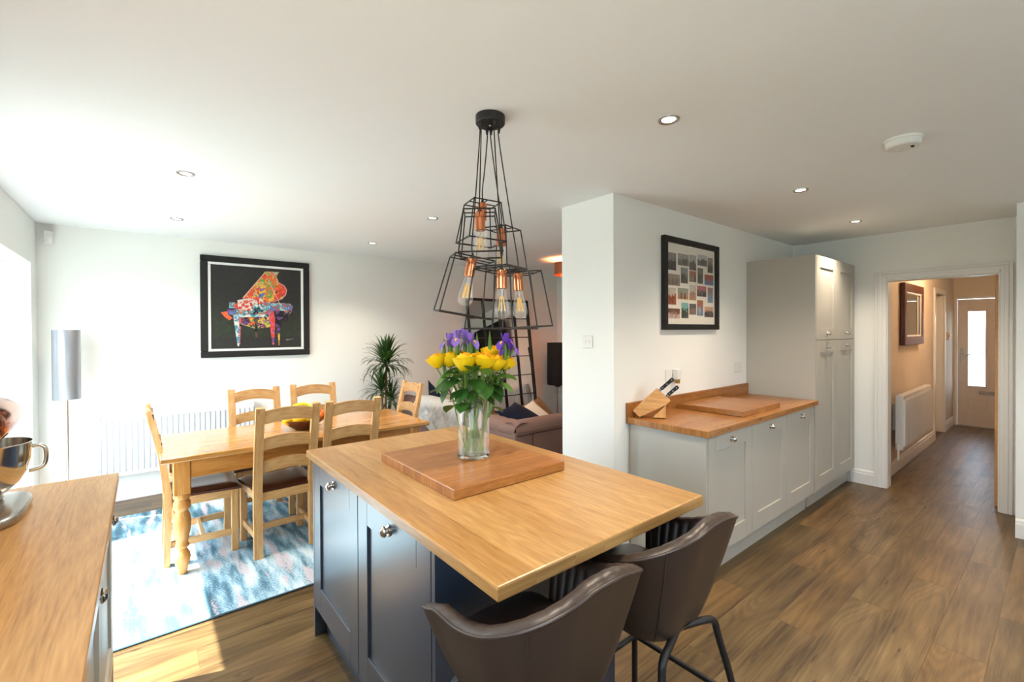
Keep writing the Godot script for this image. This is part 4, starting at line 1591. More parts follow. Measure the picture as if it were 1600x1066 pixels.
func art(pts: Array) -> Array:
	var out := []
	for k in range(0, pts.size(), 2):
		out.append(at_art(pts[k], pts[k + 1]))
	return out


func piano_tex() -> ImageTexture:
	var w := 480
	var h := 460
	var data := PackedByteArray()
	data.resize(w * h * 3)
	var n1 := soft(71, 0.03, w, h, w, h)
	var streak := soft(72, 0.08, w, 40, w, h)
	for j in h:
		for i in w:
			var at := (j * w + i) * 3
			var y := float(j) / h
			var c := Color(0.155, 0.15, 0.15)
			var g := clampf((y - 0.42) * 3.0, 0.0, 1.0) if y < 0.86 else 0.12
			c = c.lerp(Color(0.16, 0.20, 0.14), g * (0.45 + 0.55 * streak[j * w + i] / 255.0))
			c = c * (0.85 + 0.3 * n1[j * w + i] / 255.0)
			data[at] = int(c.r * 255)
			data[at + 1] = int(c.g * 255)
			data[at + 2] = int(c.b * 255)
	var cell := FastNoiseLite.new()
	cell.seed = 73
	cell.noise_type = FastNoiseLite.TYPE_CELLULAR
	cell.cellular_return_type = FastNoiseLite.RETURN_CELL_VALUE
	cell.cellular_distance_function = FastNoiseLite.DISTANCE_MANHATTAN
	cell.frequency = 0.034
	cell.domain_warp_enabled = true
	cell.domain_warp_amplitude = 9.0
	cell.domain_warp_frequency = 0.05
	cell.domain_warp_fractal_type = FastNoiseLite.DOMAIN_WARP_FRACTAL_NONE
	var red := Color(0.86, 0.24, 0.20)
	var orange := Color(0.93, 0.42, 0.22)
	var yellow := Color(0.90, 0.74, 0.28)
	var blue := Color(0.34, 0.48, 0.72)
	var teal := Color(0.25, 0.55, 0.62)
	var green := Color(0.42, 0.62, 0.30)
	var white := Color(0.88, 0.87, 0.82)
	var pink := Color(0.86, 0.36, 0.44)
	var black := Color(0.07, 0.07, 0.08)
	var pale := Color(0.62, 0.80, 0.84)
	var violet := Color(0.42, 0.28, 0.52)
	var mosaic := func(list: Array) -> Callable:
		return func(i: int, j: int) -> Color:
			var k := (cell.get_noise_2d(i, j) * 0.5 + 0.5) * list.size()
			return list[clampi(int(k), 0, list.size() - 1)]
	# lid, its curved tip, body, keyboard, stool and legs
	paint_poly(data, w, h, art([415, 485, 625, 242, 755, 248, 735, 275, 728, 300, 745, 345, 800, 375, 825, 410, 815, 455, 780, 490, 690, 520, 560, 530]), mosaic.call([red, orange, red, orange, yellow, green, orange]))
	paint_poly(data, w, h, art([500, 470, 560, 350, 610, 350, 640, 420, 590, 480]), mosaic.call([blue, blue, red, yellow, blue, black]))
	paint_poly(data, w, h, art([620, 400, 660, 330, 720, 300, 720, 380, 690, 460, 640, 500]), mosaic.call([yellow, green, orange, green, yellow]))
	paint_poly(data, w, h, art([718, 370, 790, 372, 815, 410, 800, 455, 740, 495, 715, 440]), mosaic.call([red, red, orange, black, red]))
	paint_poly(data, w, h, art([640, 245, 735, 252, 728, 300, 700, 290]), mosaic.call([yellow, white, orange, pale]))
	paint_poly(data, w, h, art([300, 520, 600, 520, 850, 535, 885, 565, 880, 620, 830, 645, 690, 650, 610, 700, 390, 700, 330, 640, 300, 600]), mosaic.call([teal, red, orange, teal, pale, black, red, blue]))
	paint_poly(data, w, h, art([610, 530, 840, 535, 880, 565, 870, 600, 700, 600, 610, 640]), mosaic.call([teal, pale, teal, red, blue, pale]))
	paint_poly(data, w, h, art([370, 500, 480, 480, 600, 490, 605, 560, 500, 600, 380, 590]), mosaic.call([orange, red, white, red, white, orange]))
	paint_poly(data, w, h, art([505, 535, 605, 535, 605, 610, 505, 610]), mosaic.call([black, white, teal, black, yellow]))
	paint_poly(data, w, h, art([230, 610, 290, 600, 300, 640, 330, 660, 300, 685, 260, 650]), mosaic.call([red, orange, pink]))
	paint_poly(data, w, h, art([285, 575, 360, 570, 365, 625, 290, 635]), mosaic.call([blue, violet, black, teal]))
	paint_poly(data, w, h, art([385, 655, 700, 650, 690, 740, 620, 755, 520, 760, 400, 720]), mosaic.call([red, black, orange, black, violet, yellow, green, black]))
	paint_poly(data, w, h, art([335, 632, 640, 632, 640, 656, 335, 656]), mosaic.call([pale, white, teal, pale]))
	paint_poly(data, w, h, art([335, 656, 385, 656, 385, 918, 370, 920]), mosaic.call([pale, teal, white, blue]))
	paint_poly(data, w, h, art([385, 660, 402, 660, 392, 910, 384, 915]), mosaic.call([violet, pink, black]))
	paint_poly(data, w, h, art([520, 670, 550, 670, 545, 860, 530, 862]), mosaic.call([black, Color(0.4, 0.3, 0.2), black]))
	paint_poly(data, w, h, art([650, 630, 715, 600, 710, 720, 700, 905, 684, 908]), mosaic.call([pink, red, pink, violet]))
	paint_poly(data, w, h, art([700, 600, 790, 600, 835, 640, 835, 690, 770, 690, 755, 800, 750, 915, 740, 915, 715, 720]), mosaic.call([black, black, violet, black]))
	paint_poly(data, w, h, art([735, 800, 756, 800, 750, 916, 743, 916]), mosaic.call([yellow, Color(0.55, 0.4, 0.2)]))
	# prop stick and outlines
	paint_poly(data, w, h, art([636, 300, 642, 298, 790, 596, 784, 598]), func(_i: int, _j: int) -> Color: return Color(0.75, 0.72, 0.68))
	paint_poly(data, w, h, art([415, 480, 622, 242, 628, 246, 424, 486]), func(_i: int, _j: int) -> Color: return Color(0.86, 0.72, 0.66))
	paint_poly(data, w, h, art([725, 300, 733, 300, 750, 343, 803, 372, 829, 410, 818, 458, 782, 494, 690, 523, 690, 516, 778, 488, 811, 452, 820, 411, 797, 379, 742, 349]), func(_i: int, _j: int) -> Color: return Color(0.85, 0.60, 0.62))
	# signature: a short pale scribble
	paint_poly(data, w, h, art([812, 858, 840, 855, 838, 868, 815, 870]), func(i: int, j: int) -> Color: return Color(0.7, 0.7, 0.68, 1 if (i * 3 + j * 2) % 5 < 3 else 0))
	paint_poly(data, w, h, art([838, 859, 888, 853, 888, 858, 838, 866]), func(i: int, j: int) -> Color: return Color(0.6, 0.6, 0.58, 1 if (i + j) % 4 < 3 else 0))
	return ImageTexture.create_from_image(Image.create_from_data(w, h, false, Image.FORMAT_RGB8, data))


func frame_of(m: MB, w: float, h: float, rail: float, z0: float, z1: float, bev := 0.004) -> void:
	# four mitred-looking rails round the origin in the xy plane
	m.bx(Vector3(-w / 2, h / 2 - rail, z0), Vector3(w / 2, h / 2, z1), bev, 0)
	m.bx(Vector3(-w / 2, -h / 2, z0), Vector3(w / 2, -h / 2 + rail, z1), bev, 0)
	m.bx(Vector3(-w / 2, -h / 2 + rail, z0), Vector3(-w / 2 + rail, h / 2 - rail, z1), bev, 1)
	m.bx(Vector3(w / 2 - rail, -h / 2 + rail, z0), Vector3(w / 2, h / 2 - rail, z1), bev, 1)


func flat(w: float, h: float, z: float, flip := false) -> MB:
	var m := MB.new()
	m.quad(Vector3(-w / 2, -h / 2, z), Vector3(w / 2, -h / 2, z), Vector3(w / 2, h / 2, z), Vector3(-w / 2, h / 2, z), Vector3(0, 0, 1), Vector2(0, 1), Vector2(1, 1), Vector2(1, 0), Vector2(0, 0))
	return m


func radiator_panel(w: float, h: float, pitch: float) -> MB:
	# pressed steel front with upright flutes: profile in plan, pushed upwards
	var poly := PackedVector2Array()
	var n := int(w / pitch)
	var p := w / n
	poly.append(Vector2(-w / 2, -0.05))
	poly.append(Vector2(-w / 2, 0.0))
	for k in n:
		var x := -w / 2 + k * p
		poly.append(Vector2(x + p * 0.10, 0.0))
		poly.append(Vector2(x + p * 0.22, 0.019))
		poly.append(Vector2(x + p * 0.78, 0.019))
		poly.append(Vector2(x + p * 0.90, 0.0))
	poly.append(Vector2(w / 2, 0.0))
	poly.append(Vector2(w / 2, -0.05))
	var m := MB.new()
	m.xf = Transform3D(Basis(Vector3(1, 0, 0), Vector3(0, 0, 1), Vector3(0, -1, 0)), Vector3.ZERO)
	m.prism(poly, -h + 0.04, -0.04)
	m.xf = Transform3D.IDENTITY
	m.bx(Vector3(-w / 2, 0, -0.05), Vector3(w / 2, 0.04, 0.004), 0.004)
	m.bx(Vector3(-w / 2, h - 0.04, -0.05), Vector3(w / 2, h, 0.004), 0.004)
	return m


func radiator(t: Node3D, w: float, h: float, pitch: float, reach := 0.038, flip := false) -> void:
	part(radiator_panel(w, h, pitch), "panel", M.radiator_white, t)
	var m := MB.new()
	m.bx(Vector3(-w / 2 - 0.002, h - 0.004, -0.055), Vector3(w / 2 + 0.002, h + 0.006, 0.006), 0.002)
	for k in int(w / 0.03):
		m.bx(Vector3(-w / 2 + 0.01 + k * 0.03, h + 0.006, -0.045), Vector3(-w / 2 + 0.03 + k * 0.03, h + 0.008, -0.01))
	part(m, "top_grille", M.radiator_white, t)
	for s: float in [-1.0, 1.0]:
		m = MB.new()
		m.bx(Vector3(s * (w / 2 + 0.002), 0.005, -0.055), Vector3(s * (w / 2 + 0.005), h, 0.006), 0.001)
		part(m, "side_cover", M.radiator_white, t)
	for x: float in [-w / 2 + 0.2, w / 2 - 0.2]:
		m = MB.new()
		m.bx(Vector3(x - 0.02, h * 0.3, -0.055 - reach), Vector3(x + 0.02, h * 0.8, -0.051), 0.002)
		part(m, "wall_bracket", M.radiator_white, t)
	m = MB.new()
	var sx := 1.0 if flip else -1.0
	m.tube(chain([Vector3(sx * (w / 2 - 0.03), 0.04, -0.025), Vector3(sx * (w / 2 + 0.03), 0.04, -0.025), Vector3(sx * (w / 2 + 0.04), 0.02, -0.025), Vector3(sx * (w / 2 + 0.04), -0.09, -0.025)], 4), 0.009, 10)
	part(m, "pipe", M.gloss_white, t)
	m = MB.new()
	m.lathe([Vector2(0, 0), Vector2(0.015, 0), Vector2(0.017, 0.05), Vector2(0.012, 0.06), Vector2(0, 0.06)], 16)
	part(m, "valve", M.plastic_white, t, Vector3(sx * (w / 2 + 0.04), 0.02, -0.025))


func wall_things() -> void:
	# painting: centre of the back wall's left half
	var t := thing("framed_painting", "black framed painting of a colourful grand piano on the back wall", "painting", Vector3(0.934, 1.750, ZB + 0.004))
	var m := MB.new()
	frame_of(m, 1.0, 1.008, 0.062, 0, 0.03, 0.006)
	part(m, "frame", M.black_matte, t)
	m = MB.new()
	frame_of(m, 0.876, 0.884, 0.024, 0.006, 0.026, 0.003)
	part(m, "white_slip", M.gloss_white, t)
	var pm := mat("piano_canvas", Color(1, 1, 1), 0.55)
	pm.albedo_texture = piano_tex()
	pm.texture_repeat = false
	part(flat(0.83, 0.838, 0.012), "canvas", pm, t)
	m = MB.new()
	m.bx(Vector3(-0.44, -0.44, 0.0), Vector3(0.44, 0.44, 0.01))
	part(m, "backing", M.black_matte, t)

	t = thing("radiator", "long white fluted radiator under the piano painting", "radiator", Vector3(0.295, 0.235, -5.256))
	radiator(t, 1.16, 0.535, 0.0405)

	# silver floor lamp in the corner
	t = thing("floor_lamp", "slim chrome floor lamp with tall silver cylinder shade in the left corner", "floor lamp", Vector3(-0.478, 0, -5.08))
	m = MB.new()
	m.lathe([Vector2(0, 0), Vector2(0.125, 0), Vector2(0.125, 0.012), Vector2(0.12, 0.018), Vector2(0.012, 0.022), Vector2(0, 0.022)], 40, 30)
	part(m, "base", M.chrome, t)
	m = MB.new()
	m.tube([Vector3(0, 0.02, 0), Vector3(0, 1.45, 0)], 0.0095, 14)
	part(m, "pole", M.chrome, t)
	m = MB.new()
	m.lathe([Vector2(0.084, 0.965), Vector2(0.085, 0.967), Vector2(0.085, 1.518), Vector2(0.084, 1.520), Vector2(0.083, 1.518), Vector2(0.083, 0.967), Vector2(0.084, 0.965)], 48, 30)
	part(m, "shade", M.shade_silver, t)
	m = MB.new()
	for k in 3:
		var a := TAU * k / 3
		m.tube([Vector3(0, 1.44, 0), Vector3(cos(a) * 0.083, 1.44, sin(a) * 0.083)], 0.002, 6)
	part(m, "spider", M.chrome, t)

	collage()
	wall_plates()
	plant()


func collage() -> void:
	# frame on the kitchen wall, 20 pasted prints; positions read from a straightened view
	var t := thing("photo_frame", "black frame holding a collage of twenty small photographs", "picture frame", Vector3(3.338, 1.848, -1.888))
	var W := 0.805
	var Hh := 0.69
	var m := MB.new()
	frame_of(m, W, Hh, 0.042, 0, 0.034, 0.002)
	part(m, "frame", M.black_matte, t)
	m = MB.new()
	m.bx(Vector3(-W / 2 + 0.03, -Hh / 2 + 0.03, 0.0), Vector3(W / 2 - 0.03, Hh / 2 - 0.03, 0.012))
	mat("mount_card", Color(0.90, 0.875, 0.83), 0.8)
	part(m, "mount", M.mount_card, t)
	# x, y, w, h in hundredths of the mount
	var P := [[4, 8, 15, 26], [22, 7, 22, 18], [45, 6, 14, 24], [62, 3, 21, 18], [84, 5, 12, 25], [4, 37, 22, 17], [28, 26, 14, 24], [45, 29, 14, 17], [62, 23, 12, 25], [77, 31, 20, 17],
		[4, 56, 15, 25], [22, 55, 21, 17], [45, 49, 14, 24], [61, 49, 20, 17], [84, 50, 12, 25], [4, 84, 22, 15], [29, 75, 14, 24], [45, 76, 14, 17], [61, 70, 13, 25], [77, 79, 20, 17]]
	var tones := [["1c1a19", "8f8a86", "4b4744"], ["6f6a68", "a8a3a1", "3c3836"], ["2b2523", "b8b3af", "7a4c40"], ["55504e", "d0cccb", "2a2726"], ["46403b", "8c8378", "2d2926"], ["8c7a6a", "a99682", "6f5c4c"], ["4c4c44", "8a8f92", "2f3029"], ["5a3a2c", "a8653f", "c9b49a"], ["3d4f4e", "7a7266", "23282a"], ["3f78b0", "a84a34", "c9573a"],
		["b0541f", "e0d3c2", "7a2418"], ["b58a66", "98a08c", "2a2a28"], ["b98c70", "d8cfc4", "8c5a44"], ["2e2a29", "c8707c", "6b4a3e"], ["8aa0c0", "9a8478", "7a92bd"], ["d8b6bc", "6d3a24", "b89068"], ["0f4a4a", "7cc4c4", "1c2a2c"], ["7a6a62", "4a5666", "9c7a62"], ["6a8db4", "b56a48", "d8c0ae"], ["3a2c26", "e0ac88", "4c3a34"]]
	var aw := 30
	var atlas := PackedByteArray()
	var rows := P.size()
	atlas.resize(aw * aw * rows * 3)
	var r := RandomNumberGenerator.new()
	r.seed = 88
	for k in rows:
		var f := FastNoiseLite.new()
		f.seed = 90 + k
		f.frequency = 0.09
		var c0 := Color.html(tones[k][0])
		var c1 := Color.html(tones[k][1])
		var c2 := Color.html(tones[k][2])
		var fx0 := r.randf_range(6, 14)
		var fx1 := fx0 + r.randf_range(5, 11)
		for j in aw:
			for i in aw:
				var sky := smoothstep(0.55, 0.35, j / float(aw) + f.get_noise_2d(i, j) * 0.3)
				var c := c0.lerp(c1, sky)
				# two or three upright smudges in the middle distance
				var x := minf(absf(i - fx0) / 2.6, absf(i - fx1) / 3.2)
				var y := absf(j - aw * 0.64) / (aw * 0.26)
				if x * x + y * y < 1.0 + 1.4 * f.get_noise_2d(i * 2.0, j * 2.0):
					c = c.lerp(c2, 0.8)
				c = c * (0.9 + 0.35 * f.get_noise_2d(i * 3.1, j * 3.1))
				var at := ((k * aw + j) * aw + i) * 3
				atlas[at] = clampi(int(c.r * 255), 0, 255)
				atlas[at + 1] = clampi(int(c.g * 255), 0, 255)
				atlas[at + 2] = clampi(int(c.b * 255), 0, 255)
	var pm := mat("photo_print", Color(1, 1, 1), 0.25)
	pm.albedo_texture = ImageTexture.create_from_image(Image.create_from_data(aw, aw * rows, false, Image.FORMAT_RGB8, atlas))
	pm.texture_repeat = false
	var mw := W - 0.084
	var mh := Hh - 0.084
	for k in rows:
		var p: Array = P[k]
		var x0: float = -mw / 2 + p[0] / 100.0 * mw
		var x1: float = x0 + p[2] / 100.0 * mw
		var y1: float = mh / 2 - (0.05 + p[1] / 100.0 * 0.90) * mh
		var y0: float = y1 - p[3] / 100.0 * 0.82 * mh
		var b := MB.new()
		var v0 := (k + 0.02) / rows
		var v1 := (k + 0.98) / rows
		b.quad(Vector3(x0, y0, 0.0135), Vector3(x1, y0, 0.0135), Vector3(x1, y1, 0.0135), Vector3(x0, y1, 0.0135), Vector3(0, 0, 1), Vector2(0, v1), Vector2(1, v1), Vector2(1, v0), Vector2(0, v0))
		part(b, "photograph", pm, t)
	part(flat(mw, mh, 0.020), "glazing", M.clear_glass, t)


func plate(t: Node3D, w: float, h: float, rockers: int) -> void:
	var m := MB.new()
	m.box(Vector3(0, 0, 0.004), Vector3(w, h, 0.008), 0.0025)
	part(m, "plate", M.plastic_white, t)
	for k in rockers:
		m = MB.new()
		var x := (k - (rockers - 1) / 2.0) * 0.03
		m.xf = Transform3D(Basis(Vector3.RIGHT, 0.10), Vector3(x, 0, 0.008))
		m.box(Vector3.ZERO, Vector3(0.011, 0.022, 0.006), 0.001)
		part(m, "rocker", M.gloss_white, t)


func wall_plates() -> void:
	var t := thing("light_switch", "white light switch on the bright end of the kitchen wall", "light switch", Vector3(2.392, 1.423, -2.11), -PI / 2)
	plate(t, 0.086, 0.086, 2)
	t = thing("wall_socket", "white wall socket above the knife block", "socket", Vector3(3.06, 1.165, -1.889))
	plate(t, 0.146, 0.086, 2)
	var m := MB.new()
	m.bx(Vector3(0.05, 0.0, 0.008), Vector3(0.058, 0.004, 0.0085))
	part(m, "pin_slot", M.dark_void, t)
	t = thing("plug_in_freshener", "white plug-in air freshener in the socket above the knife block", "air freshener", Vector3(3.10, 1.165, -1.8805))
	m = MB.new()
	m.bx(Vector3(-0.028, -0.035, 0), Vector3(0.028, 0.045, 0.045), 0.008)
	part(m, "body", M.plastic_white, t)
	m = MB.new()
	m.lathe([Vector2(0, -0.062), Vector2(0.017, -0.062), Vector2(0.019, -0.058), Vector2(0.019, -0.035), Vector2(0.012, -0.03)], 20, 30)
	mat("scent_oil", Color(0.62, 0.50, 0.25), 0.2)
	part(m, "oil_bottle", M.scent_oil, t, Vector3(0, 0, 0.024))
	t = thing("light_switch", "white switch plate beside the tall cupboard's side panel", "light switch", Vector3(4.15, 1.165, -1.889))
	plate(t, 0.146, 0.086, 2)


func plant() -> void:
	var base := Vector3(2.13, 0, -4.96)
	var t := thing("potted_dracaena", "spiky green potted dracaena by the back wall behind the table", "plant", base)
	var m := MB.new()
	m.lathe([Vector2(0, 0.0), Vector2(0.11, 0.0), Vector2(0.12, 0.01), Vector2(0.15, 0.28), Vector2(0.155, 0.30), Vector2(0.145, 0.30), Vector2(0.138, 0.27), Vector2(0, 0.265)], 32, 30)
	part(m, "pot", M.pot, t)
	m = MB.new()
	m.lathe([Vector2(0.14, 0.27), Vector2(0.06, 0.282), Vector2(0, 0.285)], 24, 60)
	part(m, "soil", M.soil, t)
	var crowns := [[Vector3(0.03, 1.16, 0.02), 110, 0.36], [Vector3(-0.05, 0.86, 0.06), 64, 0.30], [Vector3(0.10, 0.72, -0.02), 40, 0.28]]
	var leaves: Array[Mesh] = []
	for k in 4:
		var bend := 0.04 + 0.13 * k
		var b := MB.new()
		b.surf(func(u: float, v: float) -> Vector3:
			var wd := 0.044 * (0.35 + 0.65 * sin(minf(v * 2.2, 1.0) * PI / 2)) * (1.0 - pow(v, 2.5))
			var x := (u - 0.5) * 2.0 * wd
			return Vector3(x, sin(v * 1.2) * 0.85 * (1.0 - bend * v) - bend * v * v * 0.35 - absf(u - 0.5) * -0.012, v * (0.35 + bend * 0.9)), 2, 9)
		leaves.append(b.mesh())
	for c in crowns:
		var p: Vector3 = c[0]
		m = MB.new()
		m.tube(chain([Vector3(p.x * 0.4, 0.26, p.z * 0.4), Vector3(p.x * 0.6, p.y * 0.55, p.z), p], 5), [0.016, 0.016, 0.015, 0.015, 0.014, 0.014, 0.013, 0.013, 0.012, 0.012, 0.010], 10)
		part(m, "trunk", M.tan_fabric, t)
		for k in c[1]:
			var a: float = k * 2.39996
			var f: float = float(k) / c[1]
			var tilt := lerpf(-0.2, 1.05, f) + rng.randf_range(-0.12, 0.12)
			var s: float = c[2] * rng.randf_range(0.85, 1.12)
			var xf := Transform3D(Basis(Vector3.UP, a) * Basis(Vector3.RIGHT, tilt) * Basis.from_scale(Vector3.ONE * s * 1.05), p + Vector3(0, -0.06 * f, 0))
			piece(leaves[clampi(int(f * 4.0), 0, 3)], "leaf", M.palm_green, t, xf)


# ---------- vase and flowers ----------

func petal(k: float, span: float, tall: float, roll: float) -> MB:
	# a curved sheet round the bloom's axis, rolled outwards at its lip
	var m := MB.new()
	m.surf(func(u: float, v: float) -> Vector3:
		var x := (u - 0.5) * 2.0
		var w := v * (1.0 - 0.22 * x * x)
		var r := k * (0.07 + 0.45 * sin(PI * (0.06 + 0.60 * w))) + roll * pow(w, 5.0) * 0.20 * (1.0 - 0.4 * x * x) + 0.035 * x * x
		return Vector3(sin(x * span) * r, tall * w - roll * 0.05 * pow(w, 8.0), cos(x * span) * r), 8, 8)
	return m


var rose_meshes: Array = []

func rose(label: String, head: Vector3, foot: Vector3, size: float, seed_: int, bud := false) -> void:
	var r := RandomNumberGenerator.new()
	r.seed = seed_
	var t := thing("yellow_rose", label, "rose", foot, 0.0, "yellow roses in the glass vase")
	var h := head - foot
	var lean := Vector3(h.x, 0, h.z)
	var mid := h * 0.62 - lean * 0.12
	var m := MB.new()
	var pts := chain([Vector3.ZERO, h * 0.3 - lean * 0.04, mid, h - Vector3(0, size * 0.5, 0)], 5)
	m.tube(pts, 0.0032, 8)
	part(m, "stem", M.stem_green, t)
	var y := (h - mid).normalized().slerp(Vector3.UP, 0.25)
	var x := y.cross(Vector3(0.3, 0.2, 1)).normalized()
	var bas := Basis(x, y, x.cross(y))
	var org := h - y * size * 0.55
	if rose_meshes.is_empty():
		rose_meshes = [petal(0.52, 1.15, 1.0, 0.15).mesh(), petal(0.76, 1.0, 0.97, 0.4).mesh(), petal(1.0, 0.95, 0.90, 1.0).mesh()]
		var c := MB.new()
		c.lathe([Vector2(0, 0), Vector2(0.10, 0.03), Vector2(0.20, 0.3), Vector2(0.20, 0.7), Vector2(0.15, 0.93), Vector2(0.10, 0.96), Vector2(0.07, 0.88), Vector2(0.0, 0.84)], 16, 60)
		rose_meshes.append(c.mesh())
	var core := piece(rose_meshes[3], "bloom", M.rose_heart, t, Transform3D(bas * Basis.from_scale(Vector3.ONE * size), org))
	var rings := [[3, 0.0, 0, 0.0], [4, 0.4, 1, 0.03], [5, 0.9, 2, 0.10 if not bud else 0.0]]
	for g in rings:
		for k in g[0]:
			var a: float = TAU * k / g[0] + g[1] + r.randf_range(-0.12, 0.12)
			var b := Basis(Vector3.UP, a) * Basis(Vector3.RIGHT, g[3] + r.randf_range(-0.03, 0.05))
			piece(rose_meshes[g[2]], "petal", M.rose_heart if g[2] == 0 else M.rose_yellow, core, Transform3D(b * Basis.from_scale(Vector3(1, 1, 1) * r.randf_range(0.95, 1.04)), Vector3.ZERO))
	m = MB.new()
	for k in 5:
		var a := TAU * k / 5 + 0.3
		var d := Vector3(cos(a), 0, sin(a))
		m.tube([Vector3(0, 0.0, 0), d * 0.20 + Vector3(0, 0.05, 0), d * 0.36 + Vector3(0, 0.30, 0), d * 0.40 + Vector3(0, 0.5, 0)], [0.05, 0.045, 0.03, 0.004], 6)
	piece(m.mesh(), "sepal", M.leaf_green, core, Transform3D(Basis.IDENTITY, Vector3(0, -0.02, 0)))
	# sprays of leaves below the bloom
	for k in (3 if not bud else 2):
		var f := 0.60 + 0.10 * k + r.randf_range(-0.03, 0.03)
		var p: Vector3 = pts[clampi(int(f * (pts.size() - 1)), 0, pts.size() - 1)]
		var out := lean.normalized() if lean.length() > 0.02 else Vector3(r.randf_range(-1, 1), 0, r.randf_range(-1, 1)).normalized()
		out = out.rotated(Vector3.UP, r.randf_range(-1.4, 1.4))
		leaf(t, p, out, r.randf_range(0.065, 0.09), r.randf_range(-0.5, 0.45), M.leaf_green)


func leaf(t: Node3D, p: Vector3, out: Vector3, l: float, rise: float, mt: Material) -> void:
	var m := MB.new()
	m.surf(func(u: float, v: float) -> Vector3:
		var x := (u - 0.5) * 2.0
		var wd := 0.42 * pow(sin(clampf(v, 0.0, 1.0) * PI), 0.8) * (1.0 - 0.25 * v)
		var teeth := 1.0 + 0.05 * sin(v * 40.0)
		return Vector3(x * wd * teeth, 0.12 * absf(x) * wd * 2.0 - 0.22 * v * v, v), 4, 10)
	var z := (out + Vector3(0, rise, 0)).normalized()
	var x := Vector3.UP.cross(z).normalized()
	var b := Basis(x, z.cross(x), z) * Basis.from_scale(Vector3.ONE * l)
	var o := piece(m.mesh(), "leaf", mt, t, Transform3D(b, p + out * 0.012))
	var s := MB.new()
	s.tube([Vector3(0, 0, -0.012 / l * 0.9), Vector3(0, 0.0, 0.02), Vector3(0, -0.05, 0.5)], [0.022, 0.018, 0.006], 6)
	piece(s.mesh(), "leaf_stalk", M.stem_green, o)


func iris(label: String, head: Vector3, foot: Vector3, turn: float, open := true, pm: Material = M.iris_purple) -> void:
	var t := thing("purple_iris" if open else "iris_bud", label, "iris", foot, 0.0, "purple irises in the glass vase" if open else "closed iris buds in the glass vase")
	var h := head - foot
	var lean := Vector3(h.x, 0, h.z)
	var m := MB.new()
	m.tube(chain([Vector3.ZERO, h * 0.4 - lean * 0.05, h * 0.75 - lean * 0.08, h], 5), 0.004, 8)
	part(m, "stem", M.stem_green, t)
	# sheath round the top of the stem
	m = MB.new()
	var tip := 0.085 if not open else 0.02
	m.tube([h - Vector3(0, 0.075, 0), h - Vector3(0, 0.045, 0), h - Vector3(0, 0.01, 0), h + Vector3(0, tip * 0.5, 0), h + Vector3(0, tip, 0)], [0.0045, 0.009, 0.0105, 0.007, 0.0006], 10)
	part(m, "sheath", M.leaf_fresh, t)
	# a long blade leaf beside the stem
	m = MB.new()
	var side := Vector3(cos(turn), 0, sin(turn))
	m.surf(func(u: float, v: float) -> Vector3:
		var p := h * (0.35 + 0.62 * v) + side * (0.006 + 0.035 * v * v)
		return p + side.cross(Vector3.UP) * (u - 0.5) * 0.016 * (1.0 - v * v) + side * absf(u - 0.5) * 0.006, 2, 8)
	part(m, "blade_leaf", M.leaf_fresh, t)
	if not open:
		return
	var fall := MB.new()
	fall.surf(func(u: float, v: float) -> Vector3:
		var x := (u - 0.5) * 2.0
		var wd := 0.007 + 0.012 * smoothstep(0.35, 0.8, v) * sqrt(maxf(0.0, 1.0 - pow(maxf(v - 0.75, 0.0) * 4.0, 2.0)))
		return Vector3(x * wd, 0.012 * sin(v * PI) - 0.028 * v * v * v, v * 0.045) + Vector3(0, 0.004 * x * x, 0), 6, 10)
	var std := MB.new()
	std.surf(func(u: float, v: float) -> Vector3:
		var x := (u - 0.5) * 2.0
		var wd := 0.004 + 0.009 * sin(v * PI * 0.8)
		return Vector3(x * wd, v * 0.046, 0.006 + 0.014 * v - 0.004 * x * x), 4, 8)
	var gold := MB.new()
	gold.surf(func(u: float, v: float) -> Vector3:
		var x := (u - 0.5) * 2.0
		var q := 0.42 + 0.36 * v
		return Vector3(x * 0.0055 * sin(v * PI), 0.012 * sin(q * PI) - 0.028 * q * q * q + 0.0016, q * 0.045), 3, 6)
	var fm := fall.mesh()
	var sm := std.mesh()
	var gm := gold.mesh()
	for k in 3:
		var b := Basis(Vector3.UP, turn + TAU * k / 3)
		var f := piece(fm, "fall_petal", pm, t, Transform3D(b, h + Vector3(0, 0.012, 0)))
		piece(gm, "gold_blotch", M.iris_gold, f)
		piece(sm, "standard_petal", pm, t, Transform3D(Basis(Vector3.UP, turn + TAU * (k + 0.5) / 3), h + Vector3(0, 0.012, 0)))


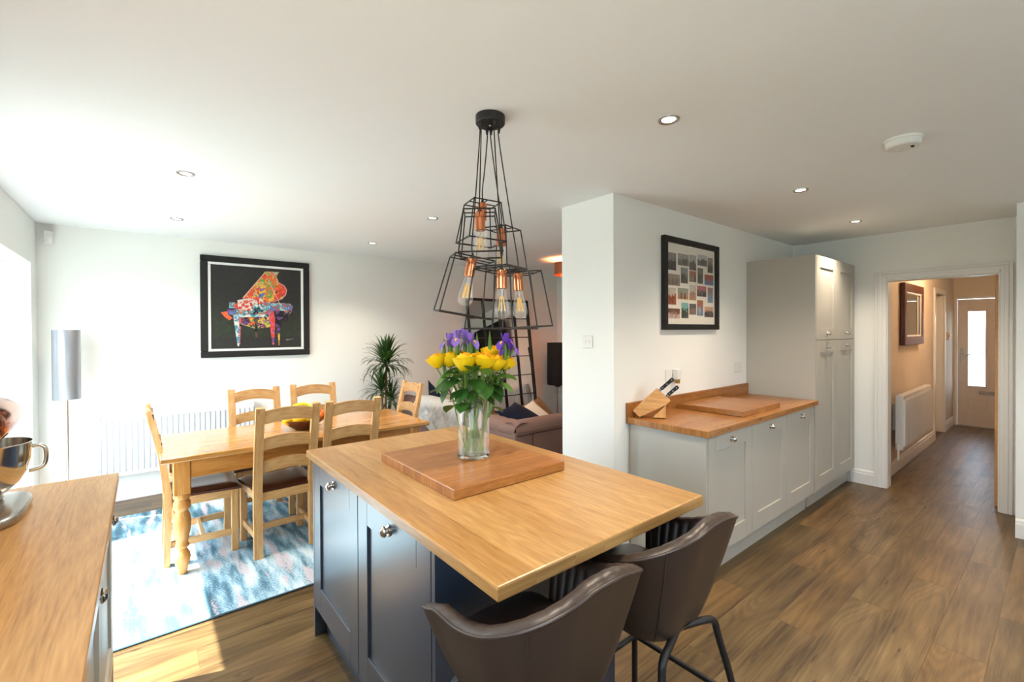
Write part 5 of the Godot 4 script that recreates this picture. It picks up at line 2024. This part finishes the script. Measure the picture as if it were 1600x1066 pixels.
func vase_and_flowers() -> void:
	var c := Vector3(1.113, TOP + 0.04, -1.640)
	var t := thing("glass_vase", "tall clear glass cylinder vase of flowers on the oak board", "vase", c)
	var m := MB.new()
	m.lathe([Vector2(0.0695, 0.016), Vector2(0.0695, 0.283), Vector2(0.0683, 0.285), Vector2(0.0665, 0.283), Vector2(0.0665, 0.016)], 64, 50)
	part(m, "wall", M.clear_glass, t)
	m = MB.new()
	m.lathe([Vector2(0, 0.0), Vector2(0.064, 0.0), Vector2(0.068, 0.002), Vector2(0.0695, 0.006), Vector2(0.0695, 0.016), Vector2(0.060, 0.0165), Vector2(0, 0.018)], 64, 50)
	part(m, "base", M.thick_glass, t)
	m = MB.new()
	m.lathe([Vector2(0, 0.0185), Vector2(0.066, 0.0185), Vector2(0.066, 0.092), Vector2(0, 0.092)], 48, 30)
	part(m, "water", M.water, t)
	var fy := c.y + 0.022
	var cam := Vector3(0.6305, 0, -0.7762)
	var right := Vector3(0.7762, 0, 0.6305)
	# heads: (right, up, towards the room) from the vase's axis
	var roses := [[-0.160, 0.420, 0.0, 0.066, "yellow rose at the far left of the bouquet"], [-0.108, 0.424, 0.03, 0.068, "yellow rose second from the left in the bouquet"], [-0.030, 0.418, -0.05, 0.080, "yellow rose at the front left of the bouquet, opened widest"],
		[0.056, 0.422, -0.055, 0.078, "yellow rose front and centre of the bouquet"], [0.105, 0.412, -0.02, 0.070, "yellow rose on the right, in front of the rightmost one"], [0.147, 0.410, 0.02, 0.066, "yellow rose at the far right of the bouquet"],
		[0.070, 0.446, 0.04, 0.064, "yellow rose peeping above the centre bloom"], [0.105, 0.452, 0.07, 0.058, "small yellow rose behind the deep purple iris stem"], [-0.070, 0.430, 0.07, 0.062, "yellow rose half hidden behind the front left bloom"]]
	for k in roses.size():
		var a: Array = roses[k]
		var foot: Vector3 = c + right * (a[0] * (0.22 if k % 2 == 0 else -0.24) + 0.02 * sin(k * 2.3)) + cam * (a[2] * 0.3 + 0.026 * cos(k * 1.7))
		foot.y = fy
		rose(a[4], c + right * a[0] + cam * a[2] + Vector3(0, a[1], 0), foot, a[3], 100 + k, k > 6)
	var irises := [[-0.105, 0.478, 0.04, "lilac iris at the left of the bouquet", 0.4], [-0.068, 0.492, 0.0, "lilac iris in the middle of the left group", 1.3], [-0.040, 0.500, 0.06, "lilac iris standing tallest in the left group", 2.2], [-0.012, 0.482, 0.02, "lilac iris at the right of the left group", 0.1],
		[0.140, 0.478, -0.02, "deep purple iris with yellow throat on the right of the bouquet", 0.75], [0.156, 0.452, 0.0, "lower deep purple iris on the right of the bouquet", 2.6]]
	for k in irises.size():
		var a: Array = irises[k]
		var foot: Vector3 = c + right * (a[0] * (-0.25 if k % 2 == 0 else 0.25) + 0.018 * cos(k * 1.9)) + cam * (0.03 * sin(k * 2.1))
		foot.y = fy
		iris(a[3], c + right * a[0] + cam * a[2] + Vector3(0, a[1], 0), foot, a[4], true, M.iris_lilac if k < 4 else M.iris_purple)
	for a in [[0.015, 0.455, 0.03, "closed green iris bud left of the bouquet's centre", 0.5], [0.072, 0.462, 0.02, "closed green iris bud in the middle of the bouquet", 1.5], [-0.130, 0.430, 0.03, "closed green iris bud at the left edge of the bouquet", 2.5], [0.0, 0.435, 0.06, "short closed green iris bud behind the front left rose", 3.1]]:
		var foot: Vector3 = c + right * (-a[0] * 0.3) + cam * 0.01
		foot.y = fy
		iris(a[3], c + right * a[0] + cam * a[2] + Vector3(0, a[1], 0), foot, a[4], false)
	# fillers of foliage that hang over the rim
	var lv := [[-0.095, 0.375, -0.03, -0.9, 0.085, -0.45], [-0.13, 0.355, 0.0, -0.5, 0.08, -0.7], [-0.05, 0.345, -0.07, -0.4, 0.095, -0.15], [0.0, 0.350, -0.07, 0.2, 0.09, -0.3], [0.055, 0.335, -0.07, 0.1, 0.10, -0.35], [0.10, 0.355, -0.04, 0.8, 0.105, 0.15], [0.115, 0.33, -0.03, 0.9, 0.085, -0.2], [0.05, 0.36, 0.05, 0.5, 0.09, 0.1], [-0.06, 0.37, 0.05, -0.7, 0.09, 0.0], [0.02, 0.375, 0.0, -0.1, 0.085, 0.2], [0.085, 0.31, -0.05, 0.5, 0.08, -0.5], [-0.03, 0.31, -0.06, -0.2, 0.075, -0.6], [-0.125, 0.315, -0.01, -0.6, 0.07, -1.2]]
	var f := thing("foliage_sprig", "leafy green sprigs filling the bouquet above the vase rim", "foliage", Vector3(c.x, fy, c.z))
	m = MB.new()
	for k in 5:
		var a := TAU * k / 5
		m.tube(chain([Vector3(cos(a) * 0.03, 0, sin(a) * 0.03), Vector3(-cos(a) * 0.01, 0.16, -sin(a) * 0.01), Vector3(-cos(a) * 0.05, 0.30, -sin(a) * 0.05), Vector3(-cos(a) * 0.075, 0.36, -sin(a) * 0.075)], 5), 0.0026, 7)
	part(m, "stem", M.stem_green, f)
	for a in lv:
		var p: Vector3 = right * a[0] * 0.72 + cam * a[2] * 0.7 + Vector3(0, a[1] - 0.03, 0)
		var out: Vector3 = (right * a[3] - cam * 0.45 * (1.0 if a[2] <= 0.0 else -1.0)).normalized()
		leaf(f, p, out, a[4] * 1.15, a[5], M.leaf_fresh if a[4] == 0.085 else M.leaf_green)
	for k in 22:
		var a := k * 2.39996
		var rad := rng.randf_range(0.035, 0.085)
		var out := Vector3(cos(a), 0, sin(a))
		leaf(f, out * rad + Vector3(0, rng.randf_range(0.285, 0.365), 0), out, rng.randf_range(0.07, 0.10), rng.randf_range(-0.4, 0.6), M.leaf_fresh if k % 5 == 0 else M.leaf_green)


# ---------- things on the worktops ----------

func counter_things() -> void:
	# knife block: outline in the plane of its broad side
	var d := Vector3(0.578, 0, 0.816)
	var n := Vector3(0.816, 0, -0.578)   # away from the camera
	var o := Vector3(2.568, TOP, -1.815)
	var t := thing("knife_block", "pale wooden slanted knife block on the side worktop", "knife block", o)
	t.basis = Basis(d, Vector3.UP, -n)
	var m := MB.new()
	var y0 := 0.006
	m.prism(PackedVector2Array([Vector2(0, y0), Vector2(-0.042, 0.045), Vector2(0.112, 0.195), Vector2(0.196, 0.122), Vector2(0.166, 0.092)]), -0.07, 0.0, 0)
	part(m, "block", M.block_wood[0], t)
	m = MB.new()
	m.prism(PackedVector2Array([Vector2(0.084, y0 + 0.0012), Vector2(0.1665, 0.0915), Vector2(0.1665, y0)]), -0.07, 0.0, 1)
	part(m, "wedge", M.block_wood[0], t)
	m = MB.new()
	for x: float in [0.008, 0.158]:
		for z: float in [-0.062, -0.008]:
			m.bx(Vector3(x - 0.005, 0, z - 0.005), Vector3(x + 0.005, y0 + 0.001, z + 0.005), 0.001)
	part(m, "rubber_foot", M.black_matte, t)
	var dir := Vector2(0.73, 0.684)
	var k := 0
	for a in [[Vector2(0.128, 0.185), -0.022, 0.118, "black handled chef's knife, upper one in the knife block"], [Vector2(0.172, 0.146), -0.030, 0.100, "black handled knife, lower one in the knife block"]]:
		var p: Vector2 = a[0]
		var w: Vector3 = o + d * p.x + Vector3(0, p.y, 0) + n * -a[1]
		var kn := thing("kitchen_knife", a[3], "knife", w, 0.0, "knives in the block")
		var al := (d * dir.x + Vector3(0, dir.y, 0)).normalized()
		kn.basis = Basis(al, (-n).cross(al), -n)
		var l: float = a[2]
		m = MB.new()
		m.bx(Vector3(-0.012, -0.010, -0.005), Vector3(0.016, 0.011, 0.005), 0.0015)
		part(m, "bolster", M.chrome, kn)
		m = MB.new()
		m.bx(Vector3(0.016, -0.012, -0.0015), Vector3(l, 0.012, 0.0015))
		part(m, "tang", M.chrome, kn)
		for s: float in [-1.0, 1.0]:
			m = MB.new()
			m.xf = Transform3D(Basis.IDENTITY, Vector3(0, 0, s * 0.005))
			m.prism(PackedVector2Array([Vector2(0.016, -0.011), Vector2(l * 0.5, -0.0095), Vector2(l - 0.012, -0.0125), Vector2(l - 0.002, -0.011), Vector2(l + 0.002, 0.004), Vector2(l - 0.006, 0.012), Vector2(l * 0.5, 0.0115), Vector2(0.016, 0.0105)]), -0.0035, 0.0035, 0, 50)
			part(m, "handle_scale", M.black_matte, kn)
		for x: float in [0.028, l * 0.5 + 0.005, l - 0.014]:
			m = MB.new()
			m.xf = Transform3D(Basis(Vector3.RIGHT, PI / 2), Vector3(x, 0, 0))
			m.lathe([Vector2(0, -0.009), Vector2(0.0038, -0.009), Vector2(0.0038, 0.009), Vector2(0, 0.009)], 12, 30)
			part(m, "rivet", M.chrome, kn)
		k += 1

	# stand mixer at the left edge
	t = thing("stand_mixer", "copper and chrome stand mixer with steel bowl on the left worktop", "stand mixer", Vector3(-0.41, TOP, -2.23))
	m = MB.new()
	m.surf(func(u: float, v: float) -> Vector3:
		var a := u * TAU
		var r := minf(v / 0.6, 1.0)
		var px := signf(cos(a)) * pow(absf(cos(a)), 0.6) * 0.112
		var pz := signf(sin(a)) * pow(absf(sin(a)), 0.55) * 0.185 + 0.07
		if v <= 0.6:
			return Vector3(px * r, 0.034 - 0.008 * pow(r, 8.0), (pz - 0.07) * r + 0.07)
		var k2 := (v - 0.6) / 0.4
		return Vector3(px * (1.0 + 0.02 * sin(k2 * PI)), 0.026 - 0.024 * k2, (pz - 0.07) * (1.0 + 0.02 * sin(k2 * PI)) + 0.07), 56, 14, 1.0, true)
	mat("mixer_base", Color(0.62, 0.60, 0.58), 0.22, 0.8)
	part(m, "base", M.mixer_base, t)
	m = MB.new()
	m.tube(chain([Vector3(0, 0.02, 0.19), Vector3(0, 0.14, 0.185), Vector3(0, 0.26, 0.17)], 5), [0.075, 0.068, 0.062, 0.058, 0.056, 0.055, 0.055, 0.055, 0.056, 0.058, 0.06], 24)
	part(m, "column", M.copper_gloss, t)
	m = MB.new()
	m.xf = Transform3D(Basis(Vector3.RIGHT, PI / 2) * Basis.from_scale(Vector3(1.14, 1, 1.0)), Vector3(0.012, 0.305, 0))
	m.lathe([Vector2(0, -0.118), Vector2(0.028, -0.115), Vector2(0.048, -0.104), Vector2(0.060, -0.082), Vector2(0.066, -0.045), Vector2(0.068, 0.02), Vector2(0.070, 0.12), Vector2(0.068, 0.20), Vector2(0.055, 0.245), Vector2(0.03, 0.262), Vector2(0, 0.266)], 40, 60)
	part(m, "head", M.copper_gloss, t)
	m = MB.new()
	m.bx(Vector3(-0.068, 0.298, -0.098), Vector3(0.068, 0.312, 0.24), 0.006)
	part(m, "trim_band", M.chrome, t)
	m = MB.new()
	m.lathe([Vector2(0, 0.236), Vector2(0.03, 0.236), Vector2(0.042, 0.242), Vector2(0.046, 0.25), Vector2(0.048, 0.285)], 32, 40)
	part(m, "planetary_hub", M.chrome, t)
	m = MB.new()
	m.tube([Vector3(0, 0.24, 0.0), Vector3(0, 0.15, 0.0)], 0.007, 10)
	part(m, "beater_shaft", M.chrome, t)
	m = MB.new()
	m.lathe([Vector2(0, 0.036), Vector2(0.045, 0.036), Vector2(0.050, 0.044), Vector2(0.046, 0.052), Vector2(0.060, 0.062), Vector2(0.085, 0.088), Vector2(0.104, 0.125), Vector2(0.113, 0.165), Vector2(0.116, 0.216), Vector2(0.118, 0.220), Vector2(0.1145, 0.220), Vector2(0.111, 0.166), Vector2(0.102, 0.127), Vector2(0.083, 0.091), Vector2(0.058, 0.066), Vector2(0, 0.060)], 56, 40)
	var bowl := part(m, "bowl", M.chrome, t)
	m = MB.new()
	var hp := chain([Vector3(0.112, 0.195, -0.02), Vector3(0.130, 0.196, -0.022), Vector3(0.143, 0.180, -0.024), Vector3(0.143, 0.140, -0.024), Vector3(0.132, 0.120, -0.022), Vector3(0.103, 0.112, -0.02)], 5)
	m.tube(hp, 0.0065, 12)
	part(m, "handle", M.chrome, bowl)


# ---------- living room seen past the wall ----------

func cushion(label: String, mt: Material, at: Vector3, turn: Vector3, s: float, th := 0.13) -> void:
	var m := MB.new()
	for sd: float in [-1.0, 1.0]:
		m.surf(func(u: float, v: float) -> Vector3:
			var x := (u - 0.5) * 2.0
			var y := (v - 0.5) * 2.0
			var pinch := 1.0 - 0.06 * (1.0 - x * x * y * y)
			var b := pow((1.0 - pow(absf(x), 2.4)) * (1.0 - pow(absf(y), 2.4)), 0.55)
			return Vector3(x * s * 0.5 * (1.0 - 0.07 * (1.0 - y * y)) * pinch, y * s * 0.5 * (1.0 - 0.07 * (1.0 - x * x)) * pinch, sd * th * 0.5 * b), 14, 14, sd)
	var o := single(m, "scatter_cushion", mt, label, "cushion", at, 0.0, "scatter cushions on the sofa")
	o.rotation = turn


func living_room() -> void:
	# corner sofa: one back faces us (+Z), the other faces the table (-X)
	var t := thing("corner_sofa", "taupe button-back corner sofa with studded edge behind the island", "sofa", Vector3(2.372, 0, -2.885))
	var h := 0.71
	var m := MB.new()
	m.bx(Vector3(0.0, 0.05, -2.22), Vector3(0.20, h - 0.06, -0.0), 0.012)
	part(m, "side_back", M.sofa_fabric, t)
	m = MB.new()
	m.bx(Vector3(0.201, 0.05, -0.20), Vector3(2.1, h - 0.06, 0.0), 0.012)
	part(m, "rear_back", M.sofa_fabric, t)
	# rolled tops with button pleats
	var roll := func(mm: MB, L: float, pleats: int) -> void:
		mm.surf(func(u: float, v: float) -> Vector3:
			var a := v * TAU
			var dip := 0.012 * pow(absf(cos(u * pleats * PI)), 24.0)
			var r := 0.095 - dip
			return Vector3(cos(a) * (r + 0.01), sin(a) * r * 0.85, -u * L), pleats * 10, 20, 1.0)
	m = MB.new()
	m.xf = Transform3D(Basis.IDENTITY, Vector3(0.10, h - 0.055, -0.02))
	roll.call(m, 2.2, 9)
	part(m, "rolled_top", M.sofa_fabric, t)
	m = MB.new()
	m.xf = Transform3D(Basis(Vector3.UP, -PI / 2), Vector3(0.02, h - 0.055, -0.10))
	roll.call(m, 2.06, 3)
	part(m, "rolled_top", M.sofa_fabric, t)
	m = MB.new()
	m.bx(Vector3(0.201, 0.05, -2.2), Vector3(0.95, 0.40, -0.205), 0.03)
	m.bx(Vector3(0.951, 0.05, -0.95), Vector3(2.08, 0.40, -0.205), 0.03)
	part(m, "seat", M.sofa_fabric, t)
	m = MB.new()
	for k in 100:
		m.ball(Vector3(0.03 + k * 0.0205, h - 0.085, 0.004), Vector3(0.0065, 0.0065, 0.004), 6, 4)
	mat("stud_bronze", Color(0.14, 0.10, 0.08), 0.35, 0.7)
	var st := part(m, "stud_trim", M.stud_bronze, t)
	st.set_meta("kind", "stuff")
	for p in [Vector3(0.06, 0, -0.06), Vector3(0.06, 0, -2.14), Vector3(2.0, 0, -0.06), Vector3(0.88, 0, -2.14)]:
		m = MB.new()
		m.lathe([Vector2(0, 0), Vector2(0.022, 0), Vector2(0.03, 0.05), Vector2(0, 0.05)], 14)
		part(m, "foot", M.dark_wood[0], t, p)

	# fur throw hanging over the side back
	m = MB.new()
	var nz := FastNoiseLite.new()
	nz.seed = 9
	nz.frequency = 7.0
	m.surf(func(u: float, v: float) -> Vector3:
		var z := lerpf(-3.62, -4.62, u)
		var s := v * 0.85   # path over the roll: seat side, top, then down the outside
		var p := Vector2.ZERO
		if s < 0.22:
			p = Vector2(2.372 + 0.225, 0.50 + s)
		elif s < 0.52:
			var a := (s - 0.22) / 0.30 * PI
			p = Vector2(2.472 + cos(a) * 0.128, 0.685 + sin(a) * 0.095)
		else:
			p = Vector2(2.345, 0.685 - (s - 0.52) * (0.75 + 0.25 * sin(u * 5.0)))
		var q := Vector3(p.x, p.y, z)
		var w := nz.get_noise_3d(q.x, q.y, q.z) * 0.022 + nz.get_noise_3d(q.x * 4.0, q.y * 4.0, q.z * 4.0) * 0.012
		return q + Vector3(-0.6 if s > 0.3 else 0.6, 0.5, 0).normalized() * w, 60, 44, 1.0)
	single(m, "fur_throw", M.fur, "pale grey fur throw draped over the sofa beside the table", "throw")

	cushion("navy cushion lying on the sofa in front of the tall mirror", M.navy_fabric, Vector3(2.80, 0.665, -3.27), Vector3(-1.1, 0.35, 0.1), 0.46)
	cushion("cream cushion leaning behind the navy cushion", M.cream_fabric, Vector3(3.02, 0.62, -3.38), Vector3(-1.0, -0.25, 0.4), 0.42)
	cushion("tan cushion furthest back on the corner sofa", M.tan_fabric, Vector3(3.35, 0.56, -3.62), Vector3(-0.75, 0.2, 0.15), 0.46)
	cushion("tan cushion on the sofa seat below the mirror's left side", M.tan_fabric, Vector3(2.86, 0.62, -3.95), Vector3(-0.5, 0.7, 0.2), 0.46)
	cushion("cream cushion standing up behind the fur throw", M.cream_fabric, Vector3(2.72, 0.64, -4.30), Vector3(-0.2, 1.4, 0.75), 0.38)
	cushion("navy cushion at the far end of the sofa", M.navy_fabric, Vector3(2.72, 0.64, -4.78), Vector3(-0.25, 1.3, 0.3), 0.44)

	# window-style floor mirror leaning on the back wall
	var L := 1.98
	var lean := 0.135
	var W := 1.13
	t = thing("floor_mirror", "large black grid-pane mirror leaning on the living room wall", "mirror", Vector3(4.06, 0.0, -5.055))
	t.rotation.x = -lean
	m = MB.new()
	m.bx(Vector3(-W / 2, 0, -0.012), Vector3(-W / 2 + 0.028, L, 0.022), 0.002, 1)
	m.bx(Vector3(W / 2 - 0.028, 0, -0.012), Vector3(W / 2, L, 0.022), 0.002, 1)
	m.bx(Vector3(-W / 2 + 0.028, 0, -0.012), Vector3(W / 2 - 0.028, 0.028, 0.022), 0.002)
	m.bx(Vector3(-W / 2 + 0.028, L - 0.028, -0.012), Vector3(W / 2 - 0.028, L, 0.022), 0.002)
	part(m, "frame", M.black_matte, t)
	var cw := W / 4
	var chh := L / 7
	for k in range(1, 4):
		m = MB.new()
		m.bx(Vector3(-W / 2 + k * cw - 0.011, 0.028, 0.0), Vector3(-W / 2 + k * cw + 0.011, L - 0.028, 0.018), 0.001, 1)
		part(m, "glazing_bar", M.black_matte, t)
	for k in range(1, 7):
		m = MB.new()
		m.bx(Vector3(-W / 2 + 0.028, k * chh - 0.006, 0.0), Vector3(W / 2 - 0.028, k * chh + 0.006, 0.015), 0.001)
		part(m, "glazing_bar", M.black_matte, t)
	var pane := MB.new()
	pane.box(Vector3.ZERO, Vector3(cw - 0.002, chh - 0.002, 0.004))
	var pmesh := pane.mesh()
	for i in 4:
		for j in 7:
			piece(pmesh, "mirror_pane", M.mirror, t, Transform3D(Basis.IDENTITY, Vector3(-W / 2 + (i + 0.5) * cw, (j + 0.5) * chh, -0.004)))

	# black-shaded lamp at the right
	t = thing("table_lamp", "tall lamp with black drum shade half hidden by the white wall", "lamp", Vector3(4.965, 0, -5.0))
	m = MB.new()
	m.lathe([Vector2(0.158, 0.668), Vector2(0.16, 0.67), Vector2(0.16, 1.312), Vector2(0.158, 1.314), Vector2(0.156, 1.312), Vector2(0.156, 0.67), Vector2(0.158, 0.668)], 40, 30)
	part(m, "shade", M.shade_black, t)
	m = MB.new()
	m.lathe([Vector2(0, 0), Vector2(0.13, 0), Vector2(0.13, 0.015), Vector2(0.01, 0.03), Vector2(0, 0.03)], 32, 30)
	part(m, "base", M.chrome, t)
	m = MB.new()
	m.tube([Vector3(0, 0.02, 0), Vector3(0, 1.2, 0)], 0.009, 12)
	part(m, "pole", M.chrome, t)
	m = MB.new()
	m.ball(Vector3(0, 0.585, 0), Vector3.ONE * 0.062, 28, 18)
	part(m, "glass_ball", M.clear_glass, t)
	m = MB.new()
	m.lathe([Vector2(0.045, 0.635), Vector2(0.04, 0.65), Vector2(0.02, 0.668), Vector2(0, 0.672)], 20, 50)
	part(m, "collar", M.black_metal, t)
	m = MB.new()
	m.tube([Vector3(0, 1.2, 0), Vector3(0.157, 1.2, 0)], 0.002, 6)
	m.tube([Vector3(0, 1.2, 0), Vector3(-0.08, 1.2, 0.135)], 0.002, 6)
	m.tube([Vector3(0, 1.2, 0), Vector3(-0.08, 1.2, -0.135)], 0.002, 6)
	part(m, "spider", M.chrome, t)

	# copper ceiling shade
	t = thing("ceiling_light", "copper drum ceiling light glowing at the edge of the white wall", "ceiling light", Vector3(4.17, CEIL, -4.0))
	m = MB.new()
	m.lathe([Vector2(0.175, -0.20), Vector2(0.178, -0.20), Vector2(0.178, -0.045), Vector2(0.175, -0.045), Vector2(0.175, -0.20)], 40, 30)
	part(m, "shade", M.copper, t)
	m = MB.new()
	m.tube([Vector3(0, 0, 0), Vector3(0, -0.06, 0)], 0.012, 10)
	for k in 3:
		var a := TAU * k / 3
		m.tube([Vector3(0, -0.055, 0), Vector3(cos(a) * 0.176, -0.055, sin(a) * 0.176)], 0.003, 6)
	part(m, "hanger", M.copper, t)
	m = MB.new()
	m.ball(Vector3(0, -0.10, 0), Vector3.ONE * 0.035, 16, 10)
	part(m, "bulb", M.lamp_glow, t)
	var l := OmniLight3D.new()
	l.name = "bulb_light"
	t.add_child(l)
	l.position = Vector3(0, -0.10, 0)
	l.light_energy = 0.3
	l.light_color = Color(1.0, 0.66, 0.42)
	l.light_size = 0.035
	l.omni_range = 10.0
	l.omni_attenuation = 2.0
	l.shadow_enabled = true

	# television and radiator on the hidden end wall, seen in the mirror
	t = thing("television", "black wall-mounted television reflected in the leaning mirror", "television", Vector3(5.16, 1.78, -3.52), -PI / 2)
	m = MB.new()
	m.bx(Vector3(-0.50, -0.30, -0.03), Vector3(0.50, 0.30, 0.008), 0.006)
	part(m, "case", M.black_matte, t)
	m = MB.new()
	m.bx(Vector3(-0.49, -0.285, 0.008), Vector3(0.49, 0.29, 0.010))
	part(m, "screen", M.tv_screen, t)
	m = MB.new()
	m.bx(Vector3(-0.12, -0.10, -0.125), Vector3(0.12, 0.10, -0.03), 0.004)
	part(m, "bracket", M.black_matte, t)
	t = thing("radiator", "white radiator low on the wall, glimpsed in the leaning mirror", "radiator", Vector3(5.225, 0.30, -3.75), -PI / 2)
	radiator(t, 1.0, 0.5, 0.05, 0.009)


# ---------- hallway ----------

func hallway() -> void:
	# timber-framed mirror on the left hall wall
	var t := thing("hall_mirror", "wood-framed mirror on the hallway wall above the radiator", "mirror", Vector3(6.82, 1.665, -1.165))
	var m := MB.new()
	frame_of(m, 0.98, 0.68, 0.09, 0, 0.045, 0.006)
	part(m, "frame", M.dark_wood[0], t)
	m = MB.new()
	frame_of(m, 0.80, 0.50, 0.02, 0.02, 0.036, 0.004)
	part(m, "inner_bead", M.gloss_white, t)
	part(flat(0.82, 0.52, 0.018), "mirror_glass", M.mirror, t)
	t = thing("radiator", "white radiator on the hallway wall below the wood-framed mirror", "radiator", Vector3(6.57, 0.29, -1.055))
	radiator(t, 1.42, 0.54, 0.05, 0.059)
	# doorway half way down the hall
	var tr := holder("trim_2")
	m = MB.new()
	m.bx(Vector3(8.24, 0, -1.17), Vector3(8.31, 2.06, -1.152), 0.003)
	m.bx(Vector3(9.03, 0, -1.17), Vector3(9.10, 2.06, -1.152), 0.003)
	m.bx(Vector3(8.31, 1.99, -1.17), Vector3(9.03, 2.06, -1.152), 0.003)
	part(m, "architrave", M.gloss_white, tr)
	m = MB.new()
	m.bx(Vector3(8.30, 0, -1.30), Vector3(8.315, 1.99, -1.171), 0.002)
	m.bx(Vector3(9.025, 0, -1.30), Vector3(9.04, 1.99, -1.171), 0.002)
	part(m, "lining", M.gloss_white, tr)
	t = thing("thermostat", "small cream thermostat on the hall wall near the front door", "thermostat", Vector3(9.28, 1.40, -1.169))
	m = MB.new()
	m.box(Vector3(0, 0, 0.014), Vector3(0.085, 0.12, 0.028), 0.006)
	mat("cream_plastic", Color(0.85, 0.70, 0.52), 0.5)
	part(m, "housing", M.cream_plastic, t)
	m = MB.new()
	m.xf = Transform3D(Basis(Vector3.RIGHT, PI / 2), Vector3(0, 0.01, 0.028))
	m.lathe([Vector2(0, 0.012), Vector2(0.0, 0.0), Vector2(0.025, 0.0), Vector2(0.022, 0.012), Vector2(0, 0.012)], 20, 30)
	part(m, "dial", M.plastic_white, t)

	# front door with a tall glazed light
	var d := holder("door_2", Vector3(9.90, 0, 0))
	m = MB.new()
	m.bx(Vector3(-0.03, 0, -1.15), Vector3(0.06, 1.995, -1.125), 0.003)
	m.bx(Vector3(-0.03, 0, -0.225), Vector3(0.06, 1.995, -0.20), 0.003)
	m.bx(Vector3(-0.03, 1.965, -1.125), Vector3(0.06, 1.995, -0.225), 0.003)
	part(m, "frame", M.gloss_white, d)
	var leafm := MB.new()
	var z0 := -1.121
	var z1 := -0.229
	var g0 := -1.008
	var g1 := -0.815
	leafm.bx(Vector3(0, 0.01, z0), Vector3(0.045, 1.96, g0), 0.002)
	leafm.bx(Vector3(0, 0.01, g1), Vector3(0.045, 1.96, z1), 0.002)
	leafm.bx(Vector3(0, 0.01, g0), Vector3(0.045, 0.60, g1), 0.0)
	leafm.bx(Vector3(0, 1.795, g0), Vector3(0.045, 1.96, g1), 0.0)
	mat("door_cream", Color(0.84, 0.80, 0.76), 0.45)
	var leafo := part(leafm, "door_leaf", M.door_cream, d)
	m = MB.new()
	for a in [[0.60, 0.625, g0 - 0.02, g1 + 0.02], [1.77, 1.795, g0 - 0.02, g1 + 0.02]]:
		m.bx(Vector3(-0.008, a[0], a[2]), Vector3(0.004, a[1], a[3]), 0.002)
	m.bx(Vector3(-0.008, 0.625, g0 - 0.02), Vector3(0.004, 1.77, g0 + 0.004), 0.002)
	m.bx(Vector3(-0.008, 0.625, g1 - 0.004), Vector3(0.004, 1.77, g1 + 0.02), 0.002)
	part(m, "glazing_bead", M.door_cream, leafo)
	m = MB.new()
	m.quad(Vector3(0.02, 0.60, g0), Vector3(0.02, 0.60, g1), Vector3(0.02, 1.795, g1), Vector3(0.02, 1.795, g0), Vector3(-1, 0, 0))
	part(m, "pane", M.clear_glass, leafo)
	m = MB.new()
	for z: float in [g0 + 0.035, g1 - 0.035]:
		m.bx(Vector3(0.015, 0.60, z - 0.003), Vector3(0.019, 1.795, z + 0.003))
	part(m, "lead_strip", M.satin_steel, leafo)
	m = MB.new()
	m.bx(Vector3(-0.009, 0.27, -1.01), Vector3(0.002, 0.29, -0.79), 0.003)
	m.bx(Vector3(-0.009, 0.42, -1.01), Vector3(0.002, 0.44, -0.79), 0.003)
	m.bx(Vector3(-0.009, 0.29, -1.01), Vector3(0.002, 0.42, -0.99), 0.003)
	m.bx(Vector3(-0.009, 0.29, -0.81), Vector3(0.002, 0.42, -0.79), 0.003)
	m.bx(Vector3(-0.006, 0.32, -0.96), Vector3(0.002, 0.39, -0.84), 0.004)
	part(m, "raised_panel", M.door_cream, leafo)
	m = MB.new()
	m.bx(Vector3(-0.006, 0.98, -1.095), Vector3(0.0, 1.20, -1.063), 0.002)
	m.tube([Vector3(-0.006, 1.11, -1.08), Vector3(-0.05, 1.11, -1.08), Vector3(-0.052, 1.11, -0.965)], 0.009, 10)
	part(m, "handle", M.chrome, leafo)
	m = MB.new()
	m.bx(Vector3(-0.012, 0.50, -0.885), Vector3(0.0, 0.555, -0.62), 0.003)
	part(m, "letter_plate", M.chrome, leafo)
	m = MB.new()
	m.bx(Vector3(-0.03, 0.0, -1.12), Vector3(0.02, 0.012, -0.23), 0.002)
	part(m, "sill", M.satin_steel, d)
	# hall lamp on the ceiling, out of sight above the doorway
	t = thing("hall_light", "round ceiling lamp in the hallway, hidden above the door frame", "ceiling light", Vector3(7.2, CEIL, -0.6))
	m = MB.new()
	m.lathe([Vector2(0, -0.09), Vector2(0.08, -0.082), Vector2(0.13, -0.055), Vector2(0.15, -0.02), Vector2(0.15, -0.015)], 32, 60)
	part(m, "lamp_glass", M.lamp_glow, t)
	m = MB.new()
	m.lathe([Vector2(0.15, -0.016), Vector2(0.16, -0.014), Vector2(0.16, 0.0)], 32, 30)
	part(m, "rim", M.chrome, t)
	var l := OmniLight3D.new()
	l.name = "lamp_light"
	t.add_child(l)
	l.position = Vector3(0, -0.16, 0)
	l.light_energy = 0.30
	l.light_color = Color(1.0, 0.84, 0.66)
	l.light_size = 0.08
	l.omni_range = 10.0
	l.omni_attenuation = 2.0
	l.shadow_enabled = true
